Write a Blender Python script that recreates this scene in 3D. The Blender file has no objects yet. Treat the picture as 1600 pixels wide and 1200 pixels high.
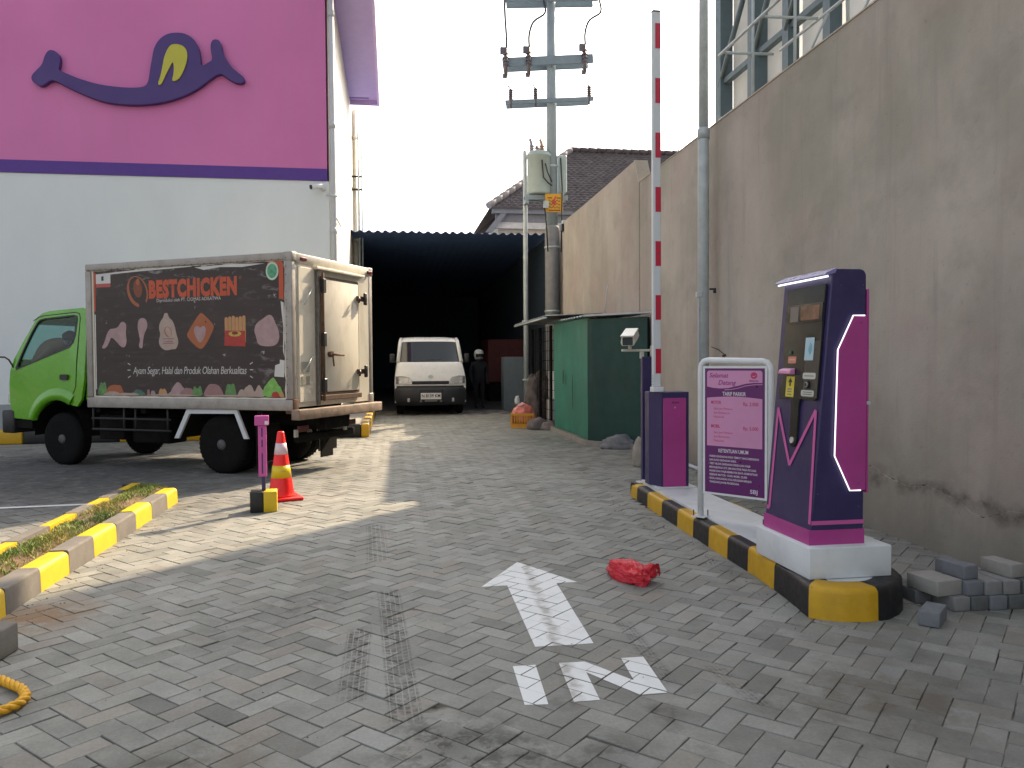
import bpy, bmesh, math, random
from mathutils import Vector, Matrix, noise
R = math.radians
rng = random.Random(7)
scene = bpy.context.scene
COL = scene.collection

# ------------------------------------------------------------------ camera
cam_d = bpy.data.cameras.new('camera')
cam = bpy.data.objects.new('camera', cam_d)
COL.objects.link(cam)
cam_d.sensor_width = 36.0
cam_d.lens = 1230.0 / 1600.0 * 36.0
cam_d.clip_start = 0.05
cam_d.clip_end = 2000.0
YAW, PITCH, ROLL = R(8.7), R(-1.65), -0.0065
fw = Vector((math.sin(YAW) * math.cos(PITCH), math.cos(YAW) * math.cos(PITCH), math.sin(PITCH)))
rt = Vector((math.cos(YAW), -math.sin(YAW), 0.0))
up = rt.cross(fw)
r2 = rt * math.cos(ROLL) + up * math.sin(ROLL)
u2 = up * math.cos(ROLL) - rt * math.sin(ROLL)
m3 = Matrix((r2, u2, -fw)).transposed()
cam.matrix_world = Matrix.Translation((0.0, 0.0, 1.45)) @ m3.to_4x4()
scene.camera = cam

# ------------------------------------------------------------------ sky, sun, exposure
SUN_AZ, SUN_EL = R(41.0), R(36.8)          # clockwise from +Y, above the horizon
world = bpy.data.worlds.new('World')
scene.world = world
world.use_nodes = True
wn = world.node_tree.nodes
sky = wn.new('ShaderNodeTexSky')
sky.sky_type = 'NISHITA'
sky.sun_disc = False
sky.sun_elevation = SUN_EL
sky.sun_rotation = SUN_AZ
sky.air_density = 1.0
sky.dust_density = 5.0
sky.ozone_density = 0.3
bg = wn['Background']
bg.inputs['Strength'].default_value = 0.13
hz = wn.new('ShaderNodeHueSaturation')      # milky tropical haze
hz.inputs['Saturation'].default_value = 0.35
world.node_tree.links.new(sky.outputs[0], hz.inputs['Color'])
world.node_tree.links.new(hz.outputs[0], bg.inputs[0])
sd = bpy.data.lights.new('sun', 'SUN')
sd.energy = 3.4
sd.angle = R(0.6)
sd.color = (1.0, 0.78, 0.53)
sun = bpy.data.objects.new('sun', sd)
COL.objects.link(sun)
sdir = Vector((math.sin(SUN_AZ) * math.cos(SUN_EL), math.cos(SUN_AZ) * math.cos(SUN_EL), math.sin(SUN_EL)))
sun.rotation_euler = sdir.to_track_quat('Z', 'Y').to_euler()
sun.location = sdir * 40
vs = scene.view_settings
vs.view_transform = 'Standard'
vs.look = 'None'
vs.gamma = 1.0
vs.use_curve_mapping = False
vs.exposure = 1.40
scene.render.film_transparent = False
try:
    scene.cycles.use_denoising = True
    scene.cycles.max_bounces = 6
except Exception:
    pass

# ------------------------------------------------------------------ materials
MATS = {}
class NT:
    """tiny expression helper on a node tree"""
    def __init__(s, nt):
        s.nt = nt
    def n(s, t, **kw):
        nd = s.nt.nodes.new(t)
        for k, v in kw.items():
            setattr(nd, k, v)
        return nd
    def l(s, a, b):
        s.nt.links.new(a, b)
    def put(s, sock, v):
        if hasattr(v, 'is_linked') or hasattr(v, 'links'):
            s.l(v, sock)
        else:
            sock.default_value = v
    def m(s, op, a, b=0.0, c=0.0, clamp=False):
        nd = s.n('ShaderNodeMath', operation=op)
        nd.use_clamp = clamp
        s.put(nd.inputs[0], a); s.put(nd.inputs[1], b)
        if op in ('MULTIPLY_ADD', 'SMOOTH_MIN', 'COMPARE'):
            s.put(nd.inputs[2], c)
        return nd.outputs[0]
    def noise(s, vec, scale, detail=4.0, rough=0.55, dist=0.0):
        nd = s.n('ShaderNodeTexNoise')
        if vec is not None: s.l(vec, nd.inputs['Vector'])
        nd.inputs['Scale'].default_value = scale
        nd.inputs['Detail'].default_value = detail
        nd.inputs['Roughness'].default_value = rough
        nd.inputs['Distortion'].default_value = dist
        return nd.outputs[0]
    def ramp(s, fac, a, b, lo=0.0, hi=1.0):
        nd = s.n('ShaderNodeMapRange')
        nd.clamp = True
        s.put(nd.inputs[0], fac)
        nd.inputs[1].default_value = a; nd.inputs[2].default_value = b
        nd.inputs[3].default_value = lo; nd.inputs[4].default_value = hi
        return nd.outputs[0]
    def mix(s, fac, a, b):
        nd = s.n('ShaderNodeMix', data_type='RGBA')
        s.put(nd.inputs[0], fac)
        for sock, v in ((nd.inputs[6], a), (nd.inputs[7], b)):
            if isinstance(v, tuple): sock.default_value = (v[0], v[1], v[2], 1.0)
            else: s.l(v, sock)
        return nd.outputs[2]
    def scalevec(s, vec, sc):
        nd = s.n('ShaderNodeMapping')
        s.l(vec, nd.inputs[0])
        nd.inputs['Scale'].default_value = sc
        return nd.outputs[0]
    def bump(s, h, strength=0.3, dist=0.01):
        nd = s.n('ShaderNodeBump')
        nd.inputs['Strength'].default_value = strength
        nd.inputs['Distance'].default_value = dist
        s.l(h, nd.inputs['Height'])
        return nd.outputs[0]

def new_mat(name):
    m = bpy.data.materials.new(name)
    m.use_nodes = True
    t = NT(m.node_tree)
    b = m.node_tree.nodes['Principled BSDF']
    return m, t, b

def M(name, col, rough=0.55, metal=0.0, var=0.12, scale=5.0, bump=0.0, bscale=60.0, spec=0.5,
      dirt=0.0, dcol=(0.08, 0.06, 0.045), dscale=2.5, coat=0.0, emit=0.0, alpha=1.0, stretch=(1, 1, 1), trans=0.0):
    if name in MATS: return MATS[name]
    m, t, b = new_mat(name)
    tc = t.n('ShaderNodeTexCoord').outputs['Object']
    tv = t.scalevec(tc, stretch)
    nz = t.noise(tv, scale, 5.0, 0.6)
    lo = tuple(max(0, c * (1 - var)) for c in col); hi = tuple(min(1, c * (1 + var)) for c in col)
    c = t.mix(t.ramp(nz, 0.3, 0.7), lo, hi)
    if dirt > 0:
        d = t.noise(tv, dscale, 8.0, 0.68)
        c = t.mix(t.ramp(d, 0.5, 0.72, 0.0, dirt), c, dcol)
    t.l(c, b.inputs['Base Color'])
    r = t.noise(tv, scale * 3.0, 4.0)
    t.l(t.ramp(r, 0.3, 0.7, max(0.02, rough - 0.08), min(1, rough + 0.08)), b.inputs['Roughness'])
    b.inputs['Metallic'].default_value = metal
    b.inputs['Specular IOR Level'].default_value = spec
    b.inputs['Coat Weight'].default_value = coat
    if coat: b.inputs['Coat Roughness'].default_value = 0.08
    if alpha < 1: b.inputs['Alpha'].default_value = alpha
    if trans: b.inputs['Transmission Weight'].default_value = trans
    if emit:
        b.inputs['Emission Color'].default_value = (col[0], col[1], col[2], 1)
        b.inputs['Emission Strength'].default_value = emit
    if bump:
        t.l(t.bump(t.noise(tv, bscale, 4.0), bump, 0.004), b.inputs['Normal'])
    MATS[name] = m
    return m

# ------------------------------------------------------------------ mesh helpers
class MB:
    def __init__(s):
        s.v = []; s.f = []; s.sm = []
    def add(s, vs, fs, smooth=False, mtx=None):
        o = len(s.v)
        for p in vs:
            p = Vector(p)
            s.v.append(mtx @ p if mtx is not None else p)
        for f in fs:
            s.f.append([i + o for i in f]); s.sm.append(smooth)
        return s
    def box(s, x0, x1, y0, y1, z0, z1, bev=0.0, mtx=None, seg=1):
        if bev <= 0:
            vs = [(x0, y0, z0), (x1, y0, z0), (x1, y1, z0), (x0, y1, z0), (x0, y0, z1), (x1, y0, z1), (x1, y1, z1), (x0, y1, z1)]
            return s.add(vs, [(3, 2, 1, 0), (4, 5, 6, 7), (0, 1, 5, 4), (1, 2, 6, 5), (2, 3, 7, 6), (3, 0, 4, 7)], False, mtx)
        bm = bmesh.new()
        bmesh.ops.create_cube(bm, size=1.0)
        for v in bm.verts:
            v.co = Vector(((x0 + x1) / 2 + v.co.x * (x1 - x0), (y0 + y1) / 2 + v.co.y * (y1 - y0), (z0 + z1) / 2 + v.co.z * (z1 - z0)))
        bmesh.ops.bevel(bm, geom=bm.edges[:], offset=bev, segments=seg, profile=0.5, affect='EDGES')
        return s.bm(bm, seg > 1, mtx)
    def bm(s, bm, smooth=False, mtx=None):
        bm.verts.index_update()
        s.add([v.co.copy() for v in bm.verts], [[v.index for v in f.verts] for f in bm.faces], smooth, mtx)
        bm.free()
        return s
    def prism(s, poly, fn, a, b, smooth=False):
        """poly: 2D outline; fn(u, v, w) -> 3D point; extruded between w=a and w=b (fan-safe through ngon)"""
        n = len(poly)
        vs = [fn(u, v, a) for u, v in poly] + [fn(u, v, b) for u, v in poly]
        fs = [list(range(n))[::-1], list(range(n, 2 * n))] + [[i, (i + 1) % n, (i + 1) % n + n, i + n] for i in range(n)]
        return s.add(vs, fs, smooth)
    def flat(s, poly, fn, w=0.0):
        return s.add([fn(u, v, w) for u, v in poly], [list(range(len(poly)))])
    def tube(s, pts, r, n=10, closed=False, cap=True, smooth=True):
        pts = [Vector(p) for p in pts]
        rs = r if isinstance(r, (list, tuple)) else [r] * len(pts)
        vs = []; fs = []
        ref = None
        for i, p in enumerate(pts):
            a = pts[i - 1] if i > 0 else (pts[-1] if closed else p)
            c = pts[(i + 1) % len(pts)] if (i < len(pts) - 1 or closed) else p
            t = (c - a).normalized()
            if ref is None:
                ref = Vector((0, 0, 1)) if abs(t.z) < 0.9 else Vector((1, 0, 0))
            u = (ref - t * ref.dot(t))
            if u.length < 1e-5: u = t.orthogonal()
            u.normalize(); w = t.cross(u); ref = u
            for k in range(n):
                an = 2 * math.pi * k / n
                vs.append(p + (u * math.cos(an) + w * math.sin(an)) * rs[i])
        m = len(pts)
        for i in range(m if closed else m - 1):
            j = (i + 1) % m
            for k in range(n):
                k2 = (k + 1) % n
                fs.append((i * n + k, i * n + k2, j * n + k2, j * n + k))
        s.add(vs, fs, smooth)
        if cap and not closed:
            o = len(s.v) - len(vs)
            s.f.append([o + k for k in range(n)][::-1]); s.sm.append(False)
            s.f.append([o + (m - 1) * n + k for k in range(n)]); s.sm.append(False)
        return s
    def lathe(s, prof, n=24, mtx=None, smooth=True):
        """prof: (radius, z) list, around local z"""
        vs = []; fs = []
        for r, z in prof:
            for k in range(n):
                a = 2 * math.pi * k / n
                vs.append((r * math.cos(a), r * math.sin(a), z))
        for i in range(len(prof) - 1):
            for k in range(n):
                k2 = (k + 1) % n
                fs.append((i * n + k, i * n + k2, (i + 1) * n + k2, (i + 1) * n + k))
        fs.append(list(range(n))[::-1])
        fs.append([(len(prof) - 1) * n + k for k in range(n)])
        o = len(s.f)
        s.add(vs, fs, smooth, mtx)
        s.sm[-1] = s.sm[-2] = False
        return s
    def grid(s, fn, nu, nv, smooth=True):
        vs = [fn(i / nu, j / nv) for j in range(nv + 1) for i in range(nu + 1)]
        fs = [(j * (nu + 1) + i, j * (nu + 1) + i + 1, (j + 1) * (nu + 1) + i + 1, (j + 1) * (nu + 1) + i) for j in range(nv) for i in range(nu)]
        return s.add(vs, fs, smooth)
    def mesh(s, name):
        me = bpy.data.meshes.new(name)
        me.from_pydata([tuple(v) for v in s.v], [], s.f)
        me.polygons.foreach_set('use_smooth', s.sm)
        me.update()
        return me
    def build(s, name, mat, parent=None, fix=True, auto=0):
        me = s.mesh(name)
        if fix:
            bm = bmesh.new(); bm.from_mesh(me)
            bmesh.ops.recalc_face_normals(bm, faces=bm.faces[:])
            bm.to_mesh(me); bm.free()
        if auto:
            me.polygons.foreach_set('use_smooth', [True] * len(me.polygons))
            me.set_sharp_from_angle(angle=R(auto))
        me.materials.append(mat)
        o = bpy.data.objects.new(name, me)
        COL.objects.link(o)
        if parent is not None: o.parent = parent
        return o

def tag(o, label=None, cat=None, group=None, kind=None):
    if label: o['label'] = label
    if cat: o['category'] = cat
    if group: o['group'] = group
    if kind: o['kind'] = kind
    return o
def thing(name, label, cat, loc=(0, 0, 0), rz=0.0, group=None):
    o = bpy.data.objects.new(name, None)
    COL.objects.link(o)
    o.empty_display_size = 0.2
    o.location = loc; o.rotation_euler = (0, 0, rz)
    return tag(o, label, cat, group)
def put(me, name, parent, loc=(0, 0, 0), rot=(0, 0, 0)):
    o = bpy.data.objects.new(name, me)
    COL.objects.link(o); o.parent = parent
    o.location = loc; o.rotation_euler = rot
    return o
def soften(o, w=0.01, seg=2, ang=35):
    md = o.modifiers.new('bevel', 'BEVEL')
    md.width = w; md.segments = seg; md.limit_method = 'ANGLE'; md.angle_limit = R(ang)
    return o
def arc(cx, cy, r, a0, a1, n):
    return [(cx + r * math.cos(R(a0 + (a1 - a0) * i / n)), cy + r * math.sin(R(a0 + (a1 - a0) * i / n))) for i in range(n + 1)]
def rrect(x0, x1, y0, y1, r, n=4):
    return arc(x1 - r, y0 + r, r, -90, 0, n) + arc(x1 - r, y1 - r, r, 0, 90, n) + arc(x0 + r, y1 - r, r, 90, 180, n) + arc(x0 + r, y0 + r, r, 180, 270, n)

def text(s, origin, right, upv, height, mat, parent, width=None, name='lettering', align='LEFT', bold=0.0, shear=0.0, space=1.0):
    """flat printed lettering as a mesh: origin = baseline start (or centre/end), sizes in metres"""
    cu = bpy.data.curves.new('t', 'FONT')
    cu.body = s; cu.offset = bold; cu.shear = shear; cu.space_character = space
    cu.resolution_u = 3; cu.fill_mode = 'FRONT'
    to = bpy.data.objects.new('t', cu)
    COL.objects.link(to)
    dg = bpy.context.evaluated_depsgraph_get()
    me = bpy.data.meshes.new_from_object(to.evaluated_get(dg))
    bpy.data.objects.remove(to); bpy.data.curves.remove(cu)
    xs = [v.co.x for v in me.vertices]
    if not xs: return None
    x0, x1 = min(xs), max(xs)
    k = height / 0.70
    kx = k if width is None else width / max(1e-6, x1 - x0)
    offx = {'LEFT': -x0, 'CENTER': -(x0 + x1) / 2, 'RIGHT': -x1}[align]
    right = Vector(right).normalized(); upv = Vector(upv).normalized(); origin = Vector(origin)
    for v in me.vertices:
        v.co = origin + right * ((v.co.x + offx) * kx) + upv * (v.co.y * k)
    me.name = name
    me.materials.clear(); me.materials.append(mat)
    o = bpy.data.objects.new(name, me)
    COL.objects.link(o); o.parent = parent
    return o

# shared plain materials
YEL = M('kerb yellow paint', (0.56, 0.32, 0.008), 0.5, var=0.1, scale=8, dirt=0.35, dcol=(0.30, 0.17, 0.02), dscale=9, bump=0.15)
BLK = M('kerb black paint', (0.010, 0.010, 0.011), 0.5, var=0.3, scale=8, dirt=0.3, dcol=(0.03, 0.03, 0.03), dscale=9, bump=0.15)
YELB = M('bright yellow kerb paint', (0.62, 0.42, 0.008), 0.5, var=0.08, scale=8, dirt=0.3, dcol=(0.45, 0.30, 0.03), dscale=10, bump=0.15)
CONC = M('bare concrete', (0.25, 0.235, 0.215), 0.85, var=0.18, scale=6, bump=0.35, dirt=0.4, dcol=(0.13, 0.12, 0.105), dscale=7)
WHITEP = M('white painted concrete', (0.66, 0.69, 0.70), 0.6, var=0.06, scale=5, bump=0.15, dirt=0.35, dcol=(0.42, 0.42, 0.40), dscale=6)
PURP = M('purple powder coat', (0.034, 0.025, 0.098), 0.36, var=0.10, scale=3, dirt=0.32, dcol=(0.075, 0.062, 0.125), dscale=7)
PINK = M('magenta powder coat', (0.42, 0.050, 0.25), 0.38, var=0.10, scale=3, dirt=0.32, dcol=(0.36, 0.085, 0.23), dscale=7)
PINKL = M('light pink line', (0.58, 0.11, 0.34), 0.4, var=0.05)
WHITE = M('white enamel', (0.72, 0.74, 0.75), 0.35, var=0.04, dirt=0.2, dcol=(0.5, 0.5, 0.48), dscale=8)
DARK = M('dark plastic', (0.016, 0.016, 0.018), 0.45, var=0.2)
RUBBER = M('tyre rubber', (0.007, 0.007, 0.007), 0.9, spec=0.15, var=0.25, scale=20, bump=0.3, dirt=0.3, dcol=(0.02, 0.019, 0.017), dscale=8)
STEEL = M('galvanised steel', (0.46, 0.52, 0.53), 0.45, metal=0.15, var=0.12, scale=8, dirt=0.25, dcol=(0.22, 0.23, 0.22))
CHAS = M('chassis black', (0.006, 0.0055, 0.005), 0.85, spec=0.15, var=0.3, dirt=0.4, dcol=(0.016, 0.014, 0.012), dscale=5)
LED = M('white light strip', (0.93, 0.93, 1.0), 0.4, var=0.0, emit=0.55)
RUST = M('rusty iron', (0.10, 0.055, 0.035), 0.85, var=0.35, scale=14, bump=0.4)

# ================================================================== GROUND AND PAVING
gm, t, b = new_mat('packed sand and concrete ground')
pos = t.n('ShaderNodeNewGeometry').outputs['Position']
t.l(t.mix(t.ramp(t.noise(pos, 0.9, 8), 0.3, 0.7), (0.14, 0.13, 0.115), (0.22, 0.20, 0.175)), b.inputs['Base Color'])
b.inputs['Roughness'].default_value = 0.95
t.l(t.bump(t.noise(pos, 40, 4), 0.4, 0.01), b.inputs['Normal'])
mb = MB(); mb.box(-600, 600, -600, 600, -0.3, -0.06)
tag(mb.build('ground', gm), 'wide bare ground around the driveway', kind='structure')

# joint sand sheet under the pavers
jm, t, b = new_mat('joint sand')
pos = t.n('ShaderNodeNewGeometry').outputs['Position']
t.l(t.mix(t.ramp(t.noise(pos, 2.6, 7, 0.7), 0.40, 0.56), (0.012, 0.011, 0.009), (0.27, 0.25, 0.215)), b.inputs['Base Color'])
b.inputs['Roughness'].default_value = 1.0
t.l(t.bump(t.noise(pos, 90, 3), 0.5, 0.004), b.inputs['Normal'])
mb = MB(); mb.add([(-16, -3, -0.0055), (5.5, -3, -0.0055), (5.5, 45, -0.0055), (-16, 45, -0.0055)], [(0, 1, 2, 3)])
drive = tag(mb.build('driveway', jm), 'grey herringbone block paved driveway', kind='structure')

# paver material: per-block tone, stains, darker patches and tyre prints laid out in metres on the ground
pm_, t, b = new_mat('concrete paver')
geo = t.n('ShaderNodeNewGeometry')
pos = geo.outputs['Position']
att = t.n('ShaderNodeAttribute', attribute_name='rnd').outputs['Fac']
oi = t.n('ShaderNodeObjectInfo').outputs['Random']
rnd = t.m('FRACT', t.m('ADD', att, oi))
rnd2 = t.m('FRACT', t.m('MULTIPLY', rnd, 17.31))
sep = t.n('ShaderNodeSeparateXYZ'); t.l(pos, sep.inputs[0])
PX, PY = sep.outputs[0], sep.outputs[1]
big = t.noise(pos, 0.55, 5, 0.6)
mid = t.noise(pos, 5.0, 6, 0.65)
fine = t.noise(pos, 70.0, 4, 0.7)
tone = t.m('ADD', t.m('MULTIPLY', t.ramp(big, 0.3, 0.7), 0.35), t.m('MULTIPLY', t.ramp(mid, 0.25, 0.75), 0.52))
tone = t.m('ADD', tone, t.m('MULTIPLY', rnd, 0.36))
colr = t.mix(t.ramp(tone, 0.2, 1.0), (0.128, 0.132, 0.116), (0.325, 0.326, 0.294))
colr = t.mix(t.m('MULTIPLY', t.ramp(rnd2, 0.50, 0.58), t.ramp(rnd2, 0.66, 0.60, 0, 0.30)), colr, (0.36, 0.365, 0.35))
colr = t.mix(t.m('MULTIPLY', t.ramp(rnd2, 0.80, 1.0), 0.30), colr, (0.30, 0.245, 0.20))
colr = t.mix(t.m('MULTIPLY', t.ramp(rnd2, 0.04, 0.02), 0.4), colr, (0.085, 0.085, 0.078))
grit = t.ramp(fine, 0.3, 0.75, 0.82, 1.10)
gv = t.n('ShaderNodeVectorMath', operation='SCALE'); t.l(colr, gv.inputs[0]); t.l(grit, gv.inputs['Scale'])
colr = gv.outputs[0]
# speckled black grime
colr = t.mix(t.m('MULTIPLY', t.ramp(t.noise(pos, 3.2, 6, 0.75), 0.60, 0.75), 0.5), colr, (0.075, 0.072, 0.062))
wob = t.m('MULTIPLY', t.m('SUBTRACT', t.noise(pos, 7.0, 2), 0.5), 0.05)
N16 = t.noise(pos, 16.0, 3, 0.7)
N6 = t.noise(pos, 6.5, 4, 0.7)
def track(p0, p1, w, lugs=True, soft=0.08, gain=0.8, edge=0.012):
    d = (Vector(p1) - Vector(p0)); L = d.length; d.normalize()
    ax = t.m('SUBTRACT', PX, p0[0]); ay = t.m('SUBTRACT', PY, p0[1])
    v = t.m('ADD', t.m('MULTIPLY', ax, d.x), t.m('MULTIPLY', ay, d.y))
    u = t.m('ADD', t.m('MULTIPLY', ax, d.y), t.m('MULTIPLY', ay, -d.x))
    if lugs: uu = u
    else: uu = t.m('ADD', u, t.m('MULTIPLY', wob, 1.2))
    mu = t.ramp(t.m('ABSOLUTE', uu), w - edge, w + edge * 0.3, 1.0, 0.0)
    mv = t.m('MULTIPLY', t.ramp(v, 0.0, soft, 0, 1), t.ramp(v, L - soft, L, 1, 0))
    mk = t.m('MULTIPLY', mu, mv)
    if lugs:
        rib = t.ramp(t.m('ABSOLUTE', t.m('SINE', t.m('MULTIPLY', t.m('ADD', u, t.m('MULTIPLY', wob, 0.15)), math.pi * 2.5 / w))), 0.18, 0.45)
        lug = t.ramp(t.m('SINE', t.m('ADD', t.m('MULTIPLY', v, 150.0), t.m('MULTIPLY', t.m('ABSOLUTE', u), 60.0))), -0.9, -0.2, 0.45, 1.0)
        mk = t.m('MULTIPLY', mk, t.m('MULTIPLY', rib, lug))
        mk = t.m('MULTIPLY', mk, t.ramp(N16, 0.36, 0.64, 0.05, 1.0))
    else:
        mk = t.m('MULTIPLY', mk, t.ramp(N6, 0.40, 0.62, 0.0, 1.0))
    return t.m('MULTIPLY', mk, gain)
for p0, p1, w, gn in (((-0.185, 4.36), (-0.185, 3.38), 0.066, 1.0), ((-0.035, 5.05), (0.045, 3.12), 0.072, 1.0), ((-0.16, 7.15), (-0.11, 5.75), 0.085, 0.75),
                      ((1.26, 4.25), (1.22, 3.30), 0.05, 0.65), ((1.49, 3.55), (1.53, 2.95), 0.055, 0.55), ((0.35, 9.2), (0.33, 6.9), 0.09, 0.25)):
    colr = t.mix(track(p0, p1, w, gain=gn), colr, (0.045, 0.042, 0.036))
colr = t.mix(track((0.95, 5.8), (0.755, 3.05), 0.035, False, 0.3, 0.6, 0.02), colr, (0.13, 0.085, 0.055))
colr = t.mix(track((1.02, 3.3), (1.16, 2.6), 0.05, False, 0.2, 0.6, 0.03), colr, (0.07, 0.065, 0.05))
def blot(cx, cy, r, c, gain, lo=0.42, hi=0.60, sc=6.0):
    global colr
    dx = t.m('SUBTRACT', PX, cx); dy = t.m('SUBTRACT', PY, cy)
    d = t.m('SQRT', t.m('ADD', t.m('MULTIPLY', dx, dx), t.m('MULTIPLY', dy, dy)))
    mk = t.m('MULTIPLY', t.ramp(d, r * 0.25, r, 1.0, 0.0), gain)
    ns = t.ramp(N6, lo, hi)
    colr = t.mix(t.m('MULTIPLY', mk, t.m('MAXIMUM', ns, t.ramp(d, 0.0, r * 0.6, 0.7, 0.0))), colr, c)
blot(-4.9, 11.0, 5.2, (0.060, 0.060, 0.064), 0.80, 0.20, 0.50)  # broad soft darkening of the paving around the truck
blot(0.20, 2.93, 0.40, (0.04, 0.04, 0.032), 0.95)
blot(0.75, 2.75, 0.30, (0.05, 0.05, 0.04), 0.7)
blot(-0.9, 2.75, 0.30, (0.07, 0.06, 0.045), 0.6)
blot(-0.75, 4.6, 0.55, (0.07, 0.07, 0.06), 0.5)
blot(1.9, 2.9, 0.6, (0.09, 0.08, 0.06), 0.5)
blot(0.44, 2.82, 0.22, (0.045, 0.045, 0.04), 0.8)
blot(0.68, 3.22, 0.10, (0.06, 0.058, 0.05), 0.8)
blot(1.11, 3.08, 0.10, (0.07, 0.06, 0.05), 0.7)
blot(-2.02, 4.85, 0.42, (0.20, 0.115, 0.05), 0.8, 0.35, 0.5)
blot(-0.55, 4.85, 0.30, (0.08, 0.078, 0.07), 0.6)
blot(-0.6, 2.9, 0.35, (0.13, 0.095, 0.06), 0.5)
blot(2.1, 3.1, 0.5, (0.12, 0.085, 0.055), 0.45)
blot(-0.82, 3.0, 0.2, (0.06, 0.06, 0.045), 0.6)
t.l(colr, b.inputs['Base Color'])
t.l(t.ramp(mid, 0.3, 0.7, 0.62, 0.85), b.inputs['Roughness'])
b.inputs['Specular IOR Level'].default_value = 0.4
hh = t.m('ADD', t.m('MULTIPLY', fine, 0.5), t.m('MULTIPLY', N16, 0.6))
t.l(t.bump(hh, 0.35, 0.0035), b.inputs['Normal'])
PAVER = pm_

BW = 0.11
C45 = math.sqrt(0.5)
def uv2xy(u, v): return ((u - v) * C45 + 0.03, (u + v) * C45 + 0.05)
islands = [(2.30, 3.08, 4.3, 8.1), (-2.80, -2.28, 2.0, 8.4)]
def vis(x, y):
    if y < 1.6 or y > 21.5 or x > 4.14 or x < -10.5: return False
    if y > 15.5 and x < -0.4: return False
    lat = x * math.cos(YAW) - y * math.sin(YAW); dep = y * math.cos(YAW) + x * math.sin(YAW)
    if abs(lat) > dep * 0.65 + 1.5: return False
    for a, b_, c, d in islands:
        if a + 0.12 < x < b_ - 0.12 and c + 0.12 < y < d - 0.12: return False
    return True
pavers = []
NU = int(40 / BW)
for i in range(-NU, NU):
    for j in range(-NU, NU):
        k = (i - j) % 4
        if k == 0: cu, cv, hu, hv = i + 1.0, j + 0.5, 1.0, 0.5
        elif k == 3: cu, cv, hu, hv = i + 0.5, j + 1.0, 0.5, 1.0
        else: continue
        x, y = uv2xy(cu * BW, cv * BW)
        if vis(x, y): pavers.append((x, y, hu > hv))
prng = random.Random(3)
recs = []
for x, y, along in pavers:
    gap = 0.0012 + abs(prng.gauss(0, 0.0013))
    inpaint = 0.4 < x < 1.4 and 3.0 < y < 5.8
    dz = prng.gauss(0, 0.0015) if not inpaint else prng.gauss(0, 0.0005)
    tilt = (0, 0) if inpaint else (prng.gauss(0, 0.009), prng.gauss(0, 0.009))
    jx, jy, ja = prng.gauss(0, 0.0010), prng.gauss(0, 0.0010), prng.gauss(0, 0.005)
    recs.append((x + jx, y + jy, dz, R(45 if along else 135) + ja, gap, tilt, prng.random()))
def paver_geo(hl, hw, ch=0.0022, dep=0.03):
    vs = []
    for (a, b_, z) in ((hl - ch, hw - ch, 0.0), (hl, hw, -ch), (hl, hw, -dep)):
        vs += [(-a, -b_, z), (a, -b_, z), (a, b_, z), (-a, b_, z)]
    fs = [(0, 1, 2, 3)]
    for o in (0, 4):
        for k in range(4):
            k2 = (k + 1) % 4
            fs.append((o + k, o + 4 + k, o + 4 + k2, o + k2))
    return vs, fs
def inview(x, y):
    lat = x * math.cos(YAW) - y * math.sin(YAW); dep = y * math.cos(YAW) + x * math.sin(YAW)
    return dep > 2.70 and abs(lat) < dep * 0.645
order = sorted(range(len(recs)), key=lambda i: (0 if inview(recs[i][0], recs[i][1]) else 1, recs[i][0] ** 2 + recs[i][1] ** 2))
single = set(order[:300])
pmesh = []
for q in range(4):
    vs_, fs_ = paver_geo(BW - 0.0018 - 0.0004 * q, BW / 2 - 0.0018 - 0.0004 * q)
    me = bpy.data.meshes.new('paver'); me.from_pydata(vs_, [], fs_); me.materials.append(PAVER)
    a_ = me.attributes.new('rnd', 'FLOAT', 'POINT')
    a_.data.foreach_set('value', [0.1 * q] * len(vs_))
    pmesh.append(me)
V, F, A = [], [], []
tops = []
for i, (x, y, dz, an, gap, (ta, tb), rn) in enumerate(recs):
    if 0.3 < x < 1.5 and 2.9 < y < 5.9: tops.append((x, y, dz, an, gap))
    if i in single:
        put(pmesh[min(3, int(max(0, gap - 0.0015) / 0.0004))], 'paver', drive, (x, y, dz), (ta, tb, an))
        continue
    vs_, fs_ = paver_geo(BW - gap, BW / 2 - gap, dep=0.016)
    ca, sa = math.cos(an), math.sin(an); o = len(V)
    for px, py, pz in vs_:
        V.append((x + px * ca - py * sa, y + px * sa + py * ca, dz + pz + px * tb + py * ta)); A.append(rn)
    F += [[q + o for q in f] for f in fs_]
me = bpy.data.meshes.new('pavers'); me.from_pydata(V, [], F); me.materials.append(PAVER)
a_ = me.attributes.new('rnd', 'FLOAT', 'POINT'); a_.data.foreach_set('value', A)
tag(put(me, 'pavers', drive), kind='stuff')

# ---- white painted arrow and IN, cut along the joints so each block carries its own paint
pw, t, b = new_mat('worn white road paint')
pos = t.n('ShaderNodeNewGeometry').outputs['Position']
wear = t.ramp(t.noise(pos, 26, 8, 0.72), 0.63, 0.74, 0, 0.8)
wear = t.m('MAXIMUM', wear, t.m('MULTIPLY', t.ramp(t.noise(pos, 5, 5, 0.6), 0.5, 0.75), 0.22))
sp = t.n('ShaderNodeSeparateXYZ'); t.l(pos, sp.inputs[0])
lin = t.m('ABSOLUTE', t.m('ADD', t.m('SUBTRACT', sp.outputs[0], 0.54), t.m('ADD', t.m('MULTIPLY', sp.outputs[1], -0.072), t.m('MULTIPLY', t.m('SUBTRACT', t.noise(pos, 9, 3), 0.5), 0.12))))
wear = t.m('MAXIMUM', wear, t.m('MULTIPLY', t.ramp(lin, 0.015, 0.05, 1, 0), t.ramp(t.noise(pos, 12, 4), 0.35, 0.6, 0.1, 0.75)))
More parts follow.
